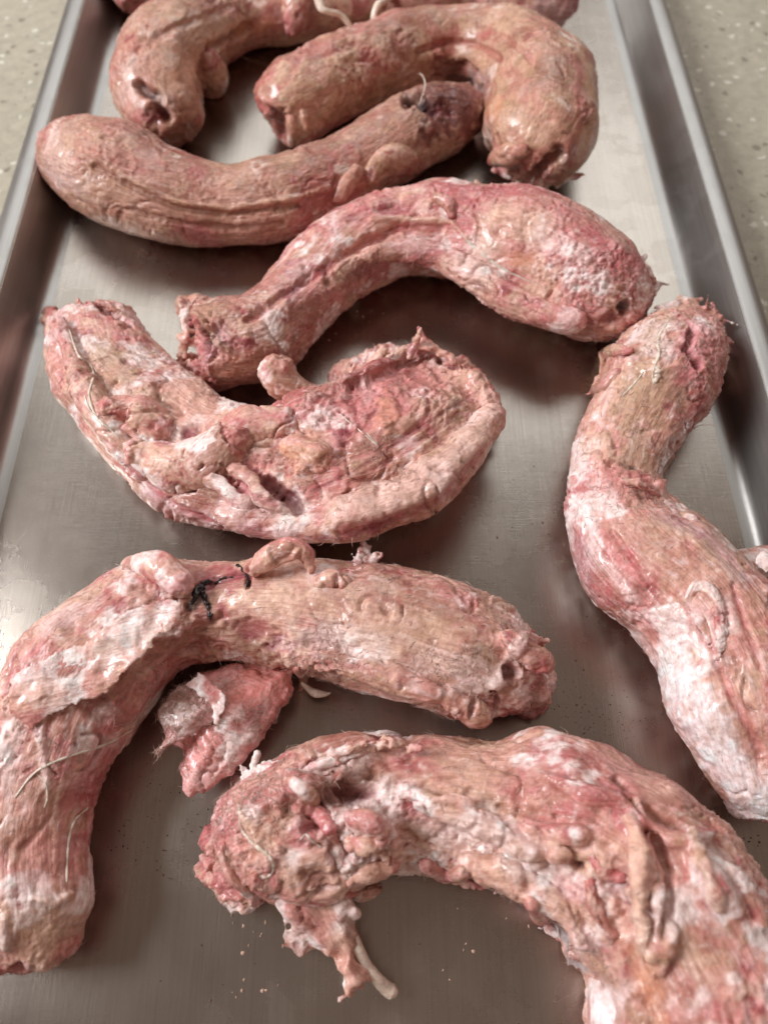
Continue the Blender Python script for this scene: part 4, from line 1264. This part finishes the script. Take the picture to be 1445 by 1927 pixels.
flap('hanging_flap', rH, [(655, 1700), (690, 1690), (735, 1640), (745, 1645), (725, 1675), (690, 1698)], lambda u, v: 0.024, 0.004, FAT, seed=131)
C_ = np.array([P(640, 1720, 0.020), P(668, 1775, 0.017), P(690, 1815, 0.013), P(712, 1845, 0.010), P(730, 1862, 0.007), P(742, 1868, 0.006)])
strand('tendon', rH, catmull(C_, 5), np.interp(np.arange(26), [0, 10, 16, 23, 25], [0.0030, 0.0020, 0.0026, 0.0030, 0.0022]), FAT, 12)
tendon('tendon', rH, bH, [(450, 1520, 3), (455, 1560, 5), (480, 1590, 6), (505, 1610, 6), (515, 1632, 5), (505, 1650, 4), (485, 1648, 3)], FAT, off=0.2)
tendon('tendon', rH, bH, [(565, 1580, 2), (575, 1570, 3), (585, 1580, 3), (605, 1595, 2)], FAT, off=0.5)
flap('membrane_film', rH, [(1000, 1690), (1060, 1720), (1110, 1780), (1130, 1850), (1095, 1838), (1062, 1815), (1052, 1775), (1020, 1735)], lambda u, v: 0.012, 0.0014, FILM, seed=132)
lobe_px('fat_lobe', rH, [(1135, 1830, 26, 0.024), (1150, 1870, 44, 0.028), (1170, 1935, 58, 0.030), (1180, 1990, 50, 0.030)], FAT, dict(base=(0.80, 0.72, 0.68), cream=-0.2, white=0.7, lump=0.002), seed=133)

frill(rD, [(345, 565, 0.03), (350, 610, 0.026), (345, 650, 0.022), (335, 690, 0.016), (370, 735, 0.010)], 16, (7, 14), 6, 306, dict(tan=0.35))
frill(rD, [(1190, 470, 0.03), (1225, 510, 0.028), (1235, 550, 0.024), (1215, 600, 0.018), (1170, 628, 0.012)], 20, (7, 14), 6, 307, dict(base=ROSE, red=0.55))
frill(rD, [(780, 350, 0.034), (880, 345, 0.036), (1000, 362, 0.038), (1100, 402, 0.038), (1180, 450, 0.034)], 24, (5, 9), 5, 308, dict(base=ROSE, red=0.6))
frill(rF, [(1235, 580, 0.034), (1290, 562, 0.034), (1350, 585, 0.030), (1368, 640, 0.024), (1350, 710, 0.016)], 24, (7, 13), 6, 309, dict(base=ROSE, white=0.5))
frill(rF, [(1135, 650, 0.02), (1140, 700, 0.02), (1112, 745, 0.018)], 8, (6, 11), 6, 310, dict(tan=0.4))
frill(rF, [(1150, 905, 0.048), (1200, 905, 0.052), (1250, 935, 0.046)], 12, (7, 12), 8, 311, dict(base=ROSE))
frill(rH, [(520, 1440, 0.036), (460, 1460, 0.028), (420, 1520, 0.022), (395, 1580, 0.018), (388, 1640, 0.014), (430, 1690, 0.012), (500, 1700, 0.012)], 34, (9, 19), 9, 312,
      dict(tan=0.3))
frill(rH, [(560, 1432, 0.044), (640, 1412, 0.046), (710, 1395, 0.044), (780, 1405, 0.046)], 16, (8, 15), 7, 313, dict(tan=0.5, red=0.5))
frill(rH, [(640, 1640, 0.028), (720, 1640, 0.020), (800, 1632, 0.014), (880, 1650, 0.012), (960, 1670, 0.012), (1010, 1715, 0.012), (1060, 1760, 0.012), (1100, 1810, 0.014)], 34, (8, 16), 8, 314,
      dict(white=0.65, red=0.35))
frill(rA, [(262, 150, 0.03), (290, 200, 0.02), (320, 230, 0.014), (350, 255, 0.012)], 12, (5, 10), 6, 318, dict(tan=0.4), voxel=0.001)
frill(rB, [(930, 325, 0.014), (980, 335, 0.014), (1040, 345, 0.014), (1085, 335, 0.016)], 14, (7, 13), 6, 319, dict(tan=0.3), voxel=0.001)

# long stray hairs and threads standing off the necks
def thread(parent, pts, r=0.00016):
    C = catmull([P(u, v, z) for u, v, z in pts], 8)
    strand('stray_thread', parent, C, np.linspace(r, r * 0.35, len(C)), FIBRE, 5)


thread(rF, [(1270, 822, 0.022), (1300, 808, 0.024), (1320, 800, 0.026), (1348, 801, 0.026)], 0.0003)
thread(rH, [(430, 1442, 0.012), (470, 1455, 0.02), (540, 1468, 0.035)], 0.0002)
thread(rB, [(450, 105, 0.002), (480, 116, 0.003), (505, 122, 0.008)], 0.0004)
# curled white straps of tissue at the top, on the curled neck
for pts, r in (([(598, -8, 0.05), (604, 14, 0.052), (618, 22, 0.050), (640, 28, 0.046), (658, 48, 0.040), (668, 70, 0.030)], 0.0032),
               ([(735, -8, 0.05), (712, 8, 0.05), (704, 28, 0.046), (702, 50, 0.04)], 0.0030)):
    C = catmull([P(*p) for p in pts], 6)
    strand('skin_strap', rA, C, np.linspace(r, r * 0.7, len(C)), FAT, 10)

# ------------------------------------------------------------------ crumbs, specks and drips on the tray
rs = np.random.RandomState(3)
CR, _, b_ = new_mat('dried_crumb')
b_.inputs['Base Color'].default_value = (0.10, 0.045, 0.03, 1)
b_.inputs['Roughness'].default_value = 0.6
CP, _, b_ = new_mat('pale_crumb')
b_.inputs['Base Color'].default_value = (0.55, 0.36, 0.28, 1)
b_.inputs['Roughness'].default_value = 0.6


def crumbs(name, label, mat, groups, rmin, rmax):
    vs, fs = [], []
    for (u0, v0, su, sv, cnt) in groups:
        for _ in range(cnt):
            u_, v_ = u0 + rs.randn() * su, v0 + rs.randn() * sv
            p = P(u_, v_, 0.0006)
            if abs(p[0]) > TX - 0.01: continue
            r = rs.uniform(rmin, rmax)
            an, asp = rs.uniform(0, 6.28), rs.uniform(0.35, 1)
            o = len(vs)
            for k in range(6):
                a = k * math.pi / 3
                rr = r * rs.uniform(0.6, 1.3)
                x_, y_ = math.cos(a) * rr, math.sin(a) * rr * asp
                vs.append((p[0] + x_ * math.cos(an) - y_ * math.sin(an), p[1] + x_ * math.sin(an) + y_ * math.cos(an), 0.0002))
            vs.append((p[0], p[1], 0.0006 + r * 0.5))
            for k in range(6): fs.append((o + k, o + (k + 1) % 6, o + 6))
    m = bpy.data.meshes.new(name)
    m.from_pydata(vs, [], fs)
    m.update()
    o = link(name, m, mat)
    tag(o, label, 'crumbs', kind='stuff')


crumbs('dark_specks', 'tiny dark dried specks scattered on the bare steel between the necks', CR,
       [(1110, 1330, 50, 20, 60), (1170, 1370, 60, 12, 50), (1090, 1300, 30, 30, 20), (330, 1530, 40, 60, 45), (240, 1590, 20, 26, 30), (280, 1450, 15, 30, 14),
        (700, 1340, 90, 20, 16), (1000, 900, 60, 80, 14), (640, 620, 50, 20, 10), (1120, 1120, 30, 60, 8), (500, 1800, 120, 60, 10), (1420, 1580, 14, 6, 8),
        (800, 560, 60, 8, 10)], 0.00018, 0.0005)
crumbs('pale_crumbs', 'small pale meat crumbs on the steel beside the lower right neck', CP,
       [(900, 1790, 60, 50, 8), (600, 600, 60, 40, 8), (500, 1850, 60, 30, 8), (700, 590, 40, 10, 8), (1020, 950, 60, 60, 6), (480, 1750, 30, 20, 8)], 0.0003, 0.0009)
